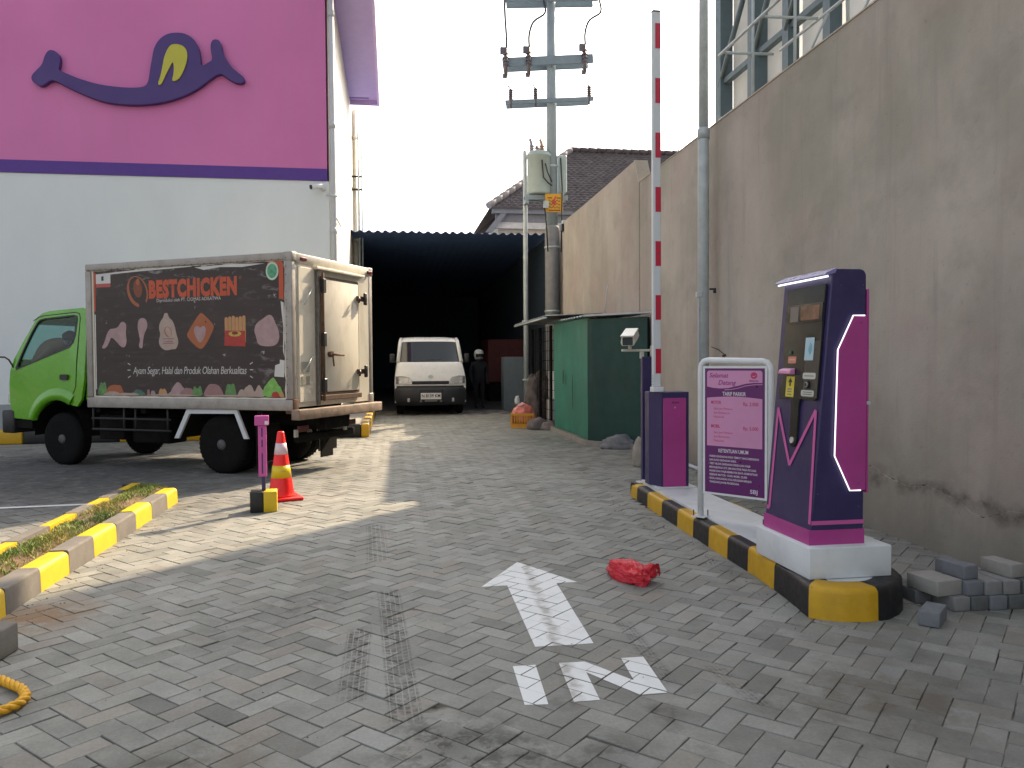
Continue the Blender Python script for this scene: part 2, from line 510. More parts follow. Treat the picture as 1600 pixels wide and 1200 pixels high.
t.l(t.mix(wear, (0.70, 0.72, 0.71), (0.30, 0.28, 0.25)), b.inputs['Base Color'])
b.inputs['Roughness'].default_value = 0.7
t.l(t.bump(t.noise(pos, 60, 4), 0.25, 0.003), b.inputs['Normal'])
def clip(poly, x, y, an, hl, hw):
    ca, sa = math.cos(an), math.sin(an)
    P = [((p[0] - x) * ca + (p[1] - y) * sa, -(p[0] - x) * sa + (p[1] - y) * ca) for p in poly]
    for ax, lim, sg in ((0, hl, 1), (0, hl, -1), (1, hw, 1), (1, hw, -1)):
        Q = []
        for i in range(len(P)):
            a, c = P[i], P[(i + 1) % len(P)]
            ia, ic = a[ax] * sg <= lim, c[ax] * sg <= lim
            if ia: Q.append(a)
            if ia != ic:
                k = (lim * sg - a[ax]) / (c[ax] - a[ax])
                Q.append((a[0] + (c[0] - a[0]) * k, a[1] + (c[1] - a[1]) * k))
        P = Q
        if len(P) < 3: return None
    return [(x + px * ca - py * sa, y + px * sa + py * ca) for px, py in P]
def paint(name, polys, label):
    mb = MB()
    for (x, y, dz, an, gap) in tops:
        for ip, pl in enumerate(polys):
            q = clip(pl, x, y, an, BW - gap - 0.0006, BW / 2 - gap - 0.0006)
            if q: mb.add([(p[0], p[1], dz + 0.0014 + 0.0005 * ip) for p in q], [list(range(len(q)))])
    o = mb.build(name, pw)
    for p in o.data.polygons:
        if p.normal.z < 0: p.flip()
    return tag(o, label, 'road marking')
paint('painted_arrow', [[(0.558, 5.00), (1.19, 5.00), (0.885, 5.58)], [(0.705, 3.89), (1.01, 3.89), (1.05, 5.005), (0.725, 5.005)]], 'white painted arrow on the driveway pointing ahead')
paint('painted_letters', [[(0.54, 3.235), (0.64, 3.225), (0.665, 3.66), (0.555, 3.66)],
                          [(0.752, 3.23), (0.866, 3.23), (0.887, 3.66), (0.779, 3.665)],
                          [(0.80, 3.66), (0.905, 3.66), (1.17, 3.25), (1.05, 3.25)],
                          [(1.06, 3.252), (1.177, 3.252), (1.201, 3.668), (1.089, 3.668)]], 'white painted letters IN on the pavers before the arrow')
# parking bay line on the left
mb = MB(); mb.add([(-4.6, 8.50, 0.0042), (-2.9, 8.64, 0.0042), (-2.9, 8.72, 0.0042), (-4.6, 8.60, 0.0042)], [(0, 1, 2, 3)])
tag(mb.build('bay_line', pw), 'thin white parking bay line beside the planted island', 'road marking')

# ================================================================== RIGHT BOUNDARY WALL
wm, t, b = new_mat('bare weathered cement render')
pos = t.n('ShaderNodeNewGeometry').outputs['Position']
sp = t.n('ShaderNodeSeparateXYZ'); t.l(pos, sp.inputs[0])
big = t.noise(t.scalevec(pos, (1, 1, 0.6)), 0.55, 7, 0.62)
col = t.mix(t.ramp(big, 0.32, 0.68), (0.325, 0.285, 0.242), (0.480, 0.435, 0.378))
stv = t.scalevec(pos, (1.0, 3.2, 0.16))
streak = t.noise(stv, 1.5, 6, 0.65)
col = t.mix(t.ramp(streak, 0.54, 0.76, 0, 0.35), col, (0.43, 0.405, 0.36))
streak2 = t.noise(t.scalevec(pos, (1.0, 5.0, 0.30)), 1.1, 7, 0.7)
col = t.mix(t.ramp(streak2, 0.55, 0.78, 0, 0.40), col, (0.18, 0.165, 0.14))
col = t.mix(t.m('MULTIPLY', t.ramp(t.noise(pos, 0.9, 5), 0.48, 0.64), 0.42), col, (0.255, 0.270, 0.205))
col = t.mix(t.m('MULTIPLY', t.ramp(t.noise(t.scalevec(pos, (1, 1, 1.3)), 0.7, 4, 0.55), 0.50, 0.66), 0.40), col, (0.385, 0.285, 0.255))
col = t.mix(t.m('MULTIPLY', t.ramp(t.noise(t.scalevec(pos, (1, 0.8, 1.0)), 2.3, 6, 0.65, 0.2), 0.52, 0.70), 0.28), col, (0.22, 0.20, 0.17))
damp = t.m('ADD', sp.outputs[2], t.m('MULTIPLY', t.m('SUBTRACT', t.noise(pos, 1.6, 5), 0.5), 1.3))
col = t.mix(t.ramp(damp, 0.05, 0.75, 0.55, 0.0), col, (0.135, 0.135, 0.115))
col = t.mix(t.ramp(t.noise(pos, 14, 6, 0.7), 0.62, 0.74, 0, 0.4), col, (0.13, 0.11, 0.09))
zc = t.m('SUBTRACT', sp.outputs[2], t.m('ADD', 0.44, t.m('MULTIPLY', t.m('SUBTRACT', t.noise(pos, 2.5, 5), 0.5), 0.35)))
seep = t.m('MULTIPLY', t.ramp(t.m('ABSOLUTE', zc), 0.0, 0.10, 1, 0), t.m('MULTIPLY', t.ramp(t.noise(pos, 4.5, 5, 0.65), 0.40, 0.62), t.ramp(sp.outputs[1], 7.2, 6.2, 0, 0.8)))
col = t.mix(seep, col, (0.060, 0.050, 0.040))
t.l(col, b.inputs['Base Color'])
b.inputs['Roughness'].default_value = 0.92
hh = t.m('ADD', t.m('MULTIPLY', t.noise(pos, 5, 5), 0.7), t.m('MULTIPLY', t.noise(pos, 60, 4), 0.3))
t.l(t.bump(hh, 0.45, 0.012), b.inputs['Normal'])
WALLM = wm
CAPM = M('pale cement and sunlit end', (0.46, 0.40, 0.32), 0.9, var=0.12, bump=0.4)
wall = thing('boundary_wall', 'tall bare cement rendered wall along the right of the driveway', 'wall', (4.1, 8.0, 0), R(-0.9))
def wfn(u, v, w): return (w, u, v)
mb = MB(); mb.prism([(-10.0, -0.1), (4.898, -0.1), (4.898, 4.46), (-10.0, 4.46)], wfn, 0.0, 0.2)
mb.build('lower_wall', WALLM, wall)
mb = MB(); mb.prism([(4.9, -0.1), (11.3, -0.1), (11.3, 4.88), (5.15, 4.88), (4.9, 4.46)], wfn, -0.012, 0.21)
mb.build('raised_wall', WALLM, wall)
mb = MB(); mb.prism([(4.886, 4.46), (5.14, 4.892), (5.17, 4.892), (5.17, 4.87), (4.91, 4.43)], wfn, -0.016, 0.215)
mb.build('raised_wall_end', CAPM, wall)  # sunlit brightness of the end face is put into its pale colour
mb = MB(); mb.prism([(-10.0, 4.461), (4.88, 4.461), (4.88, 4.475), (-10.0, 4.475)], wfn, -0.010, 0.21)
mb.build('wall_cap', CAPM, wall)
# swollen lower render coat with a ragged top edge
ys = [-6.0 + 0.12 * k for k in range(44)]
def ztop(y):
    Y = y + 8.0
    z = 0.44 + 0.05 * math.sin(Y * 2.3) + 0.04 * math.sin(Y * 7.1 + 1) + 0.05 * noise.noise((Y * 4, 3, 1))
    if Y > 6.2: z -= (Y - 6.2) * 0.35
    return max(0.02, z)
mb = MB()
top = [(y, ztop(y)) for y in ys]
n = len(top)
vs_ = [(-0.028 - 0.012 * noise.noise((y * 1.5, 0, 2)), y, -0.05) for y, z in top] + [(-0.004 - 0.003 * noise.noise((y * 3, 1, 0)), y, z) for y, z in top] + [(0.0, y, z + 0.002) for y, z in top]
fs_ = [(i, i + 1, n + i + 1, n + i) for i in range(n - 1)] + [(n + i, n + i + 1, 2 * n + i + 1, 2 * n + i) for i in range(n - 1)]
mb.add(vs_, fs_)
mb.build('lower_render_coat', WALLM, wall)
# hairline crack
mb = MB()
pts = []
for k in range(60):
    y = -1.75 - k * 0.035
    pts.append((0.004, y, ztop(y) + 0.004 + 0.010 * noise.noise((k * 0.9, 0, 0))))
mb.tube(pts, [0.003 + 0.008 * abs(noise.noise((k * 0.45, 5, 0))) for k in range(60)], 5)
mb.build('crack', M('crack shadow', (0.03, 0.026, 0.022), 1.0), wall)
# twisted wires and pegs left in the render
mb = MB(); mb.tube([(-0.02, 1.72, 1.62), (-0.03, 1.45, 1.58), (-0.025, 1.3, 1.52), (-0.035, 1.24, 1.40)], 0.006, 6); mb.tube([(0, 1.3, 1.51), (-0.05, 1.28, 1.50)], 0.012, 6)
mb.build('tie_wire', RUST, wall)

# ================================================================== LEFT BUILDING
pkw, t, b = new_mat('pink wall paint')
pos = t.n('ShaderNodeNewGeometry').outputs['Position']
pc = t.mix(t.ramp(t.noise(pos, 0.5, 4), 0.3, 0.7), (0.58, 0.160, 0.40), (0.66, 0.195, 0.45))
pc = t.mix(t.ramp(t.noise(t.scalevec(pos, (2.2, 1, 0.12)), 1.3, 6, 0.65), 0.50, 0.75, 0, 0.35), pc, (0.56, 0.19, 0.40))
t.l(pc, b.inputs['Base Color'])
b.inputs['Roughness'].default_value = 0.6
t.l(t.bump(t.noise(pos, 30, 4), 0.12, 0.006), b.inputs['Normal'])
bw = M('off white wall paint', (0.70, 0.745, 0.76), 0.7, var=0.05, scale=0.7, bump=0.12, bscale=30, dirt=0.12, dcol=(0.60, 0.63, 0.63), dscale=0.8, stretch=(1, 1, 0.5))
band = M('purple band paint', (0.085, 0.030, 0.26), 0.55, var=0.05)
cream = M('cream side wall', (0.70, 0.66, 0.56), 0.7, var=0.06, scale=1.2, bump=0.12, dirt=0.2, dcol=(0.52, 0.48, 0.40), dscale=1.5, stretch=(1, 1, 0.3))
lilac = M('lilac eave', (0.40, 0.30, 0.62), 0.55, var=0.05)
grey = M('grey plinth paint', (0.30, 0.33, 0.34), 0.7, var=0.08)
bld = thing('pink_building', 'large building with pink upper wall, purple band and white lower wall', 'building', (-1.2, 16.3, 0))
def bx(name, m, x0, x1, y0, y1, z0, z1, bev=0.0, parent=bld):
    mb = MB(); mb.box(x0, x1, y0, y1, z0, z1, bev); return mb.build(name, m, parent)
bx('lower_wall', bw, -14, 0, 0, 9.6, 0.69, 5.09)
bx('plinth', grey, -14, 0.0, -0.02, 9.6, 0.0, 0.688)
bx('purple_band', band, -14, -0.03, -0.025, 0.3, 5.092, 5.33)
bx('upper_wall', pkw, -14, -0.035, -0.015, 0.3, 5.332, 10.9)
bx('upper_block', bw, -14, -0.002, 0.302, 9.6, 5.095, 10.6)
bx('side_wall', cream, 0.002, 0.04, 0.04, 9.4, 0.2, 9.75)
bx('eave', lilac, -0.3, 0.86, -0.9, 8.1, 9.36, 9.52)
bx('eave_fascia', M('lilac fascia', (0.47, 0.36, 0.66), 0.5), 0.862, 0.93, -0.95, 8.15, 9.20, 9.78)
bx('eave_end', M('lilac fascia', (0, 0, 0)), 0.045, 0.86, 8.1, 8.16, 9.22, 9.70)
bx('eave_groove', M('dark lilac', (0.18, 0.12, 0.33), 0.6), 0.05, 0.62, 7.86, 7.94, 9.345, 9.362)
bx('wall_return', cream, -0.5, 0.25, 9.62, 10.4, 0.0, 6.3)
def pipe(name, x, y, z0, z1, r, m, parent, joints=()):
    mb = MB(); mb.tube([(x, y, z0), (x, y, z1)], r, 12)
    for z in joints: mb.tube([(x, y, z - 0.06), (x, y, z + 0.06)], r * 1.18, 12)
    return mb.build(name, m, parent)
PVC = M('grey white downpipe', (0.52, 0.55, 0.58), 0.5, var=0.05)
pipe('downpipe', 0.085, -0.03, 0.3, 10.8, 0.055, PVC, bld, (2.2, 4.1, 6.2, 8.4))
pipe('downpipe', 0.13, 9.1, 0.5, 9.35, 0.075, M('cream downpipe', (0.62, 0.57, 0.47), 0.5), bld, (5.2, 6.9, 8.5))
mb = MB(); mb.tube([(0.05, 0.5, 4.55), (0.10, 2.2, 4.55)], 0.02, 6); mb.tube([(-0.05, -0.08, 4.80), (0.17, -0.08, 4.78)], 0.022, 8)
mb.build('pipe_bracket', PVC, bld)
# antenna mast bracket on the side wall
mast = thing('antenna_mast', 'thin grey steel mast bracketed to the side of the pink building', 'mast', (-0.95, 25.2, 3.5))
mb = MB(); mb.tube([(0, 0, 0), (0, 0, 5.1)], 0.035, 8); mb.build('mast', STEEL, mast)
mb = MB(); mb.tube([(0.10, 0.0, 0.2), (0.10, 0, 4.7)], 0.022, 8); mb.build('second_rod', STEEL, mast)
mb = MB(); mb.tube([(-0.42, 0, 3.75), (0.1, 0, 3.75)], 0.03, 6); mb.tube([(-0.32, 0, 3.35), (0.1, 0, 3.35)], 0.03, 6); mb.tube([(-0.42, 0, 3.75), (-0.32, 0, 3.35)], 0.03, 6); mb.build('bracket', DARK, mast)

# smile sign
smile = [(-6.35,7.37),(-6.27,7.39),(-6.19,7.35),(-6.13,7.27),(-6.13,7.18),(-6.14,7.09),(-6.17,7.02),(-5.99,6.94),(-5.74,6.85),(-5.46,6.78),(-5.17,6.75),(-4.88,6.74),(-4.63,6.77),(-4.56,6.88),(-4.53,7.10),(-4.49,7.31),(-4.45,7.53),(-4.34,7.71),(-4.19,7.81),(-4.03,7.84),(-3.87,7.83),(-3.72,7.74),(-3.62,7.57),(-3.59,7.39),(-3.59,7.20),(-3.46,7.29),(-3.37,7.35),(-3.41,7.55),(-3.40,7.69),(-3.34,7.75),(-3.25,7.74),(-3.20,7.65),(-3.18,7.50),(-3.12,7.37),(-3.02,7.22),(-2.87,7.10),(-2.78,7.03),(-2.78,6.95),(-2.84,6.91),(-2.96,6.92),(-3.11,7.01),(-3.24,7.10),(-3.44,6.95),(-3.68,6.75),(-3.98,6.59),(-4.30,6.48),(-4.66,6.42),(-5.00,6.41),(-5.35,6.44),(-5.63,6.53),(-5.89,6.64),(-6.08,6.73),(-6.25,6.82),(-6.32,6.80),(-6.38,6.75),(-6.47,6.69),(-6.57,6.73),(-6.65,6.81),(-6.64,6.90),(-6.54,7.01),(-6.45,7.11),(-6.41,7.26)]
yel = [(-4.15,7.58),(-4.03,7.61),(-3.91,7.58),(-3.84,7.50),(-3.83,7.36),(-3.87,7.19),(-3.94,7.03),(-4.01,6.92),(-4.13,6.88),(-4.09,7.03),(-4.08,7.18),(-4.10,7.27),(-4.15,7.18),(-4.23,7.02),(-4.32,6.81),(-4.39,6.81),(-4.33,6.98),(-4.29,7.17),(-4.25,7.38)]
def smooth_loop(P, it=2):
    for _ in range(it):
        Q = []
        for i in range(len(P)):
            a, c = P[i], P[(i + 1) % len(P)]
            Q += [(a[0] * .75 + c[0] * .25, a[1] * .75 + c[1] * .25), (a[0] * .25 + c[0] * .75, a[1] * .25 + c[1] * .75)]
        P = Q
    return P
sg = thing('smile_sign', 'raised dark purple smiling mouth sign with tongue on the pink wall', 'sign', (-4.7, 16.28, 6.4))
sf = lambda u, v, w: (u + 4.7, w, v - 6.4)
mb = MB(); mb.prism(smooth_loop(smile), sf, -0.11, 0.0); soften(mb.build('smile_board', M('sign purple', (0.055, 0.022, 0.165), 0.45, var=0.06, scale=1.5), sg), 0.012, 2, 60)
mb = MB(); mb.prism(smooth_loop(yel, 2), sf, -0.135, -0.112); mb.build('tongue_highlight', M('sign lime yellow', (0.50, 0.47, 0.05), 0.5, var=0.04), sg)
# small bullet cctv
cc = thing('wall_camera', 'small white bullet camera at the corner under the purple band', 'camera', (-1.42, 16.28, 4.93))
mb = MB(); mb.tube([(0.10, 0.0, 0.0), (0.10, -0.06, 0.0)], 0.05, 10); mb.tube([(0.10, -0.05, 0), (0.06, -0.13, 0.02)], 0.02, 8); mb.build('mount', WHITE, cc)
mb = MB(); mb.tube([(0.10, -0.12, 0.03), (-0.10, -0.20, -0.01)], 0.05, 12); mb.build('body', WHITE, cc)
mb = MB(); mb.tube([(-0.101, -0.2, -0.01), (-0.13, -0.212, -0.016)], 0.042, 12); mb.build('lens', DARK, cc)

# kerbed pavement round the building
pav = thing('building_pavement', 'raised pavement with black and yellow kerb stones below the pink building', 'pavement', (-0.44, 15.45, 0))
mb = MB(); mb.box(-14, -0.16, 0.16, 9.5, 0.0, 0.145); mb.build('pavement_top', CONC, pav)
ks = {}
def kerb_stone(L, w, h, mat, r=0.025):
    key = (round(L, 3), w, h, mat.name, r)
    if key not in ks:
        mb = MB(); mb.box(-L / 2, L / 2, -w / 2, w / 2, 0, h, r, seg=2)
        me = mb.mesh('kerb_stone'); me.materials.append(mat); ks[key] = me
    return ks[key]
for k in range(14):
    mat = BLK if k % 2 else YEL
    x = -0.075 - (0 if k == 0 else 0.15 + (k - 1) * 0.55 + 0.2)
    L = 0.15 if k == 0 else 0.54
    put(kerb_stone(L, 0.16, 0.26, mat), 'kerb_stone', pav, (x, 0.08, 0))
for k in range(12):
    mat = BLK if k % 2 == 0 else YEL
    put(kerb_stone(0.54, 0.16, 0.26, mat), 'kerb_stone', pav, (-0.08, 0.165 + 0.275 + k * 0.55, 0), (0, 0, R(90)))

# ================================================================== TRAFFIC ISLAND (right)
isl = thing('traffic_island', 'long narrow traffic island with black and yellow kerb and white top', 'traffic island', (2.7, 6.0, 0))
def rel(p): return (p[0] - 2.7, p[1] - 6.0)
left = [(2.52, 8.12), (2.475, 7.3), (2.44, 6.45), (2.41, 5.6), (2.395, 5.0), (2.36, 4.5), (2.30, 4.08)]
front = [(2.30, 4.08), (2.36, 4.02), (2.45, 3.975), (2.595, 3.95), (2.72, 3.975), (2.82, 4.03), (2.91, 4.12), (2.98, 4.22), (3.025, 4.35), (3.045, 4.55)]
right = [(3.045, 4.55), (3.06, 5.2), (3.075, 6.0), (3.09, 7.0), (3.10, 8.12)]
def resample(P, n):
    d = [0.0]
    for a, c in zip(P, P[1:]): d.append(d[-1] + math.hypot(c[0] - a[0], c[1] - a[1]))
    out = []
    for k in range(n + 1):
        s = d[-1] * k / n
        for i in range(len(P) - 1):
            if s <= d[i + 1] + 1e-9:
                f = (s - d[i]) / max(1e-9, d[i + 1] - d[i]); a, c = P[i], P[i + 1]
                out.append((a[0] + (c[0] - a[0]) * f, a[1] + (c[1] - a[1]) * f)); break
    return out
def sweep_kerb(path, inward, w, h, mat, parent, name='kerb_stone', rr=0.035):
    """path: outer edge; inward(i)-> unit normal into the island"""
    prof = [(0.0, 0.0), (0.004, h - rr)] + [(0.004 + rr - rr * math.cos(R(a)), h - rr + rr * math.sin(R(a))) for a in (25, 50, 75, 90)] + [(w, h), (w, 0.0)]
    vs_ = []; n = len(prof)
    for i, p in enumerate(path):
        a = path[max(0, i - 1)]; c = path[min(len(path) - 1, i + 1)]
        tx, ty = c[0] - a[0], c[1] - a[1]; L = math.hypot(tx, ty); nx, ny = -ty / L * inward, tx / L * inward
        for o, z in prof: vs_.append((p[0] + nx * o, p[1] + ny * o, z))
    fs_ = [(i * n + k, i * n + (k + 1) % n, (i + 1) * n + (k + 1) % n, (i + 1) * n + k) for i in range(len(path) - 1) for k in range(n)]
    fs_ += [list(range(n)), [(len(path) - 1) * n + k for k in range(n)][::-1]]
    mb = MB(); mb.add(vs_, fs_)
    return mb.build(name, mat, parent, auto=38)
cuts = [8.12, 7.85, 7.45, 6.97, 6.52, 6.12, 5.77, 5.40, 5.05, 4.62, 4.08]
def at_y(P, y):
    for a, c in zip(P, P[1:]):
        if a[1] >= y >= c[1]:
            f = (a[1] - y) / (a[1] - c[1]); return (a[0] + (c[0] - a[0]) * f, y)
for k in range(len(cuts) - 1):
    y0, y1 = cuts[k] - 0.0015, cuts[k + 1] + 0.0015
    P = [rel(at_y(left, y0 + (y1 - y0) * q / 3)) for q in range(4)]
    hgt = 0.145 + 0.035 * k / 9
    sweep_kerb(P, 1, 0.15, hgt, YEL if k % 2 == 0 else BLK, isl)
fr = [rel(p) for p in resample(front, 48)]
sweep_kerb(fr[:17], 1, 0.15, 0.185, YEL, isl)
sweep_kerb(fr[16:], 1, 0.15, 0.182, BLK, isl)
rp = [rel(p) for p in resample(right, 8)]
for k in range(8):
    a, c = rp[k], rp[k + 1]
    P = [(a[0] + (c[0] - a[0]) * q, a[1] + (c[1] - a[1]) * q) for q in (0.003, 0.5, 0.997)]
    sweep_kerb(P, 1, 0.12, 0.155, BLK if k % 2 else YEL, isl)
a, c = rel((2.52, 8.12)), rel((3.10, 8.12))
sweep_kerb([(c[0], c[1]), ((a[0] + c[0]) / 2, c[1] + 0.02), (a[0], a[1])], 1, 0.12, 0.15, BLK, isl)
topo = [rel(p) for p in [(2.62, 8.04), (2.57, 7.3), (2.535, 6.4), (2.505, 5.6), (2.49, 5.0), (2.455, 4.5), (2.42, 4.15), (2.5, 4.09), (2.595, 4.075), (2.72, 4.10), (2.81, 4.18), (2.9, 4.3), (2.94, 4.5), (2.96, 5.2), (2.975, 6.0), (2.99, 7.0), (3.0, 8.04)]]
mb = MB(); mb.prism(topo, lambda u, v, w: (u, v, w), 0.0, 0.176)
mb.build('island_top', WHITEP, isl)
mb = MB(); mb.box(2.365 - 2.7, 2.885 - 2.7, 4.19 - 6, 4.86 - 6, 0.178, 0.362, 0.008, seg=2); mb.build('machine_plinth', WHITEP, isl)
mb = MB(); mb.box(2.60 - 2.7, 3.0 - 2.7, 7.44 - 6, 8.0 - 6, 0.1765, 0.19, 0.004); mb.build('barrier_pad', WHITEP, isl)

# ---------------------------------------------------------------- ticket machine
kx, ky, kz = 2.405, 4.26, 0.362
tm = thing('ticket_machine', 'tall purple and magenta parking ticket machine on a white plinth', 'ticket machine', (kx, ky, kz))
TX, TZ = 0.0825, 0.9966
prof = [(0.0, 0.0), (0.34, 0.0), (0.352, 1.50), (0.352, 1.56)] + arc(0.352 - 0.04, 1.575, 0.04, 0, 90, 5) + [(0.15, 1.615), (0.137, 1.60)]
pf = lambda u, v, w: (u, w, v)
mb = MB(); mb.prism(prof, pf, 0.0, 0.56); soften(mb.build('body', PURP, tm), 0.006, 2)
def KP(y, tt, e=0.0): return (TX * tt - e * TZ, y, TZ * tt + e * TX)
def kflat(poly, mat, e0, e1, name):
    mb = MB(); mb.prism(poly, lambda u, v, w: KP(u, v, w), e0, e1); return mb.build(name, mat, tm)
# hood with light strip
mb = MB(); mb.prism([(0.165, 1.622), (0.098, 1.592), (0.090, 1.582), (0.096, 1.575), (0.155, 1.592)], pf, -0.003, 0.60); mb.build('hood', M('purple hood', (0.22, 0.20, 0.40), 0.3), tm)
mb = MB(); mb.prism([(0.100, 1.574), (0.120, 1.580), (0.122, 1.568), (0.103, 1.564)], pf, 0.015, 0.585); mb.build('hood_light', LED, tm)
# base bands
mb = MB(); mb.box(-0.004, 0.346, -0.004, 0.564, 0.0, 0.088); mb.build('base_band', PINK, tm)
mb = MB(); mb.box(0.011, 0.345, -0.003, -0.0005, 0.118, 0.142); mb.build('side_line', PINKL, tm)
# dark fascia
fas = [(0.035, 1.535), (0.478, 1.535), (0.472, 1.13), (0.455, 1.06), (0.452, 1.0), (0.492, 0.90), (0.488, 0.86), (0.478, 0.845), (0.33, 0.845), (0.32, 0.80), (0.312, 0.60)] + [(0.268 + 0.044 * math.cos(R(a)), 0.60 + 0.05 * math.sin(R(a))) for a in range(0, -181, -30)][1:-1] + [(0.224, 0.60), (0.232, 0.80), (0.222, 0.848), (0.05, 0.848), (0.035, 0.86)]
FASC = M('smoked black fascia', (0.020, 0.022, 0.022), 0.16, var=0.2, scale=3)
kflat(fas, FASC, 0.0008, 0.012, 'fascia')
kflat([(0.04, 1.315), (0.43, 1.315), (0.43, 1.43), (0.04, 1.43)], M('display glass', (0.055, 0.045, 0.04), 0.07, var=0.1), 0.0125, 0.016, 'display')
kflat([(0.07, 1.33), (0.28, 1.33), (0.28, 1.415), (0.07, 1.415)], M('display picture', (0.20, 0.10, 0.06), 0.2, var=0.5, scale=9), 0.0165, 0.018, 'screen')
kflat([(0.31, 1.325), (0.41, 1.325), (0.41, 1.42), (0.31, 1.42)], M('display pale', (0.17, 0.15, 0.14), 0.2, var=0.1), 0.0165, 0.018, 'screen_panel')
kflat([(0.03, 0.86), (0.19, 0.86), (0.19, 1.20), (0.03, 1.20)], M('grey inner panel', (0.055, 0.050, 0.042), 0.35), 0.0125, 0.0145, 'button_panel')
kflat([(0.10, 1.085), (0.20, 1.085), (0.20, 1.222), (0.10, 1.222)], M('pale blue sticker', (0.42, 0.60, 0.66), 0.5, var=0.03), 0.015, 0.0165, 'card_sticker')
BLU = M('print blue', (0.05, 0.28, 0.42), 0.5)
for r_ in (0.018, 0.032, 0.046):
    mb = MB(); mb.prism([(0.165 - r_ * math.cos(R(a)), 1.155 + r_ * 0.9 * math.sin(R(a))) for a in range(-60, 61, 15)] + [(0.165 - (r_ - 0.006) * math.cos(R(a)), 1.155 + (r_ - 0.006) * 0.9 * math.sin(R(a))) for a in range(60, -61, -15)], lambda u, v, w: KP(u, v, w), 0.0167, 0.0175); mb.build('contactless_mark', BLU, tm)
def pill(y0, y1, t0, t1, r, mat, e0, e1, name): return kflat(rrect(y0, y1, t0, t1, r, 4), mat, e0, e1, name)
LABW = M('off white label', (0.55, 0.56, 0.50), 0.5, var=0.05)
pill(0.055, 0.20, 0.972, 1.010, 0.012, LABW, 0.015, 0.0172, 'button_label')
pill(0.06, 0.205, 0.868, 0.905, 0.012, LABW, 0.015, 0.0172, 'button_label')
INK = M('grey print', (0.20, 0.20, 0.19), 0.6)
for (y0, y1, tt) in ((0.075, 0.18, 0.991), (0.08, 0.185, 0.893), (0.08, 0.185, 0.880)):
    kflat([(y0, tt - 0.003), (y1, tt - 0.003), (y1, tt + 0.003), (y0, tt + 0.003)], INK, 0.0174, 0.0182, 'print_line')
ax_ = Vector((-TZ, 0, TX))
def kdisc(y, tt, r, e0, e1, mat, name, n=18):
    mb = MB(); mb.tube([KP(y, tt, e0), KP(y, tt, e1)], r, n); return mb.build(name, mat, tm)
kdisc(0.135, 0.938, 0.024, 0.0148, 0.026, DARK, 'help_button')
kdisc(0.135, 0.938, 0.016, 0.0262, 0.030, M('button white', (0.5, 0.5, 0.5), 0.4), 'button_ring')
kdisc(0.135, 0.938, 0.012, 0.0302, 0.032, DARK, 'button_centre')
kdisc(0.268, 0.592, 0.020, 0.0122, 0.022, M('sensor pale', (0.52, 0.52, 0.48), 0.3), 'sensor')
pill(0.30, 0.40, 1.066, 1.110, 0.008, M('salmon sticker', (0.58, 0.22, 0.15), 0.5), 0.0125, 0.014, 'notice_sticker')
kflat([(0.315, 1.085), (0.385, 1.085), (0.385, 1.095), (0.315, 1.095)], M('salmon pale', (0.66, 0.42, 0.33), 0.5), 0.0142, 0.015, 'print_line')
mb = MB(); mb.prism([(0.0125, 0.995), (0.055, 0.998), (0.050, 1.022), (0.0125, 1.038)], lambda u, v, w: KP(w, v, u), 0.30, 0.445); soften(mb.build('ticket_slot', M('pink slot', (0.62, 0.25, 0.43), 0.35), tm), 0.006, 2)
kflat([(0.30, 0.857), (0.40, 0.857), (0.40, 0.984), (0.30, 0.984)], M('yellow sticker', (0.62, 0.52, 0.05), 0.5), 0.0125, 0.014, 'arrow_sticker')
kflat([(0.335, 0.925), (0.345, 0.925), (0.345, 0.948), (0.365, 0.948), (0.35, 0.972), (0.335, 0.948), (0.335, 0.948), (0.318, 0.948), (0.335, 0.948)][:1] + [(0.358, 0.925), (0.358, 0.948), (0.375, 0.948), (0.350, 0.976), (0.322, 0.948), (0.340, 0.948), (0.340, 0.925)], DARK, 0.0142, 0.015, 'print_arrow')
for tt in (0.905, 0.89, 0.872):
    kflat([(0.325, tt - 0.004), (0.375, tt - 0.004), (0.375, tt + 0.004), (0.325, tt + 0.004)], INK, 0.0142, 0.015, 'print_line')
kdisc(0.37, 1.135, 0.012, 0.0122, 0.02, M('green lamp', (0.02, 0.12, 0.06), 0.3), 'indicator')
# big M outline
def kline(p, q, w, name='m_outline'):
    d = Vector((q[0] - p[0], q[1] - p[1])); d.normalize(); nx, ny = -d.y * w / 2, d.x * w / 2
    return [(p[0] + nx, p[1] + ny), (q[0] + nx, q[1] + ny), (q[0] - nx, q[1] - ny), (p[0] - nx, p[1] - ny)]
mo = [(0.545, 0.132), (0.512, 0.132), (0.498, 0.78), (0.300, 0.435), (0.045, 0.79), (0.014, 0.122)]
mb = MB()
for i_, (p, q) in enumerate(zip(mo, mo[1:])):
    mb.prism(kline(p, q, 0.025), lambda u, v, w: KP(u, v, w), 0.0008 + 0.0003 * i_, 0.003 + 0.0003 * i_)
mb.build('m_outline', PINKL, tm)
# magenta side panel with its light edge (towards the camera)
sp_ = [(0.352, 1.343), (0.262, 1.343), (0.165, 1.143), (0.148, 0.523), (0.246, 0.317), (0.346, 0.317)]
mb = MB(); mb.prism(sp_, pf, -0.012, -0.0008); mb.build('side_panel', PINK, tm)
le = sp_[:] ; pts = [(0.335, 1.343)] + sp_[1:5] + [(0.315, 0.317)]
mb = MB(); mb.tube([(p[0], -0.013, p[1]) for p in pts], 0.0045, 6); mb.build('light_edge', LED, tm)
mb = MB(); mb.box(0.354, 0.366, -0.01, 0.56, 0.30, 1.50, 0.003); mb.build('back_panel', PINK, tm)
mb = MB(); mb.tube([(0.362, -0.002, 0.83), (0.362, -0.02, 0.83)], 0.012, 8); mb.build('lock', STEEL, tm)

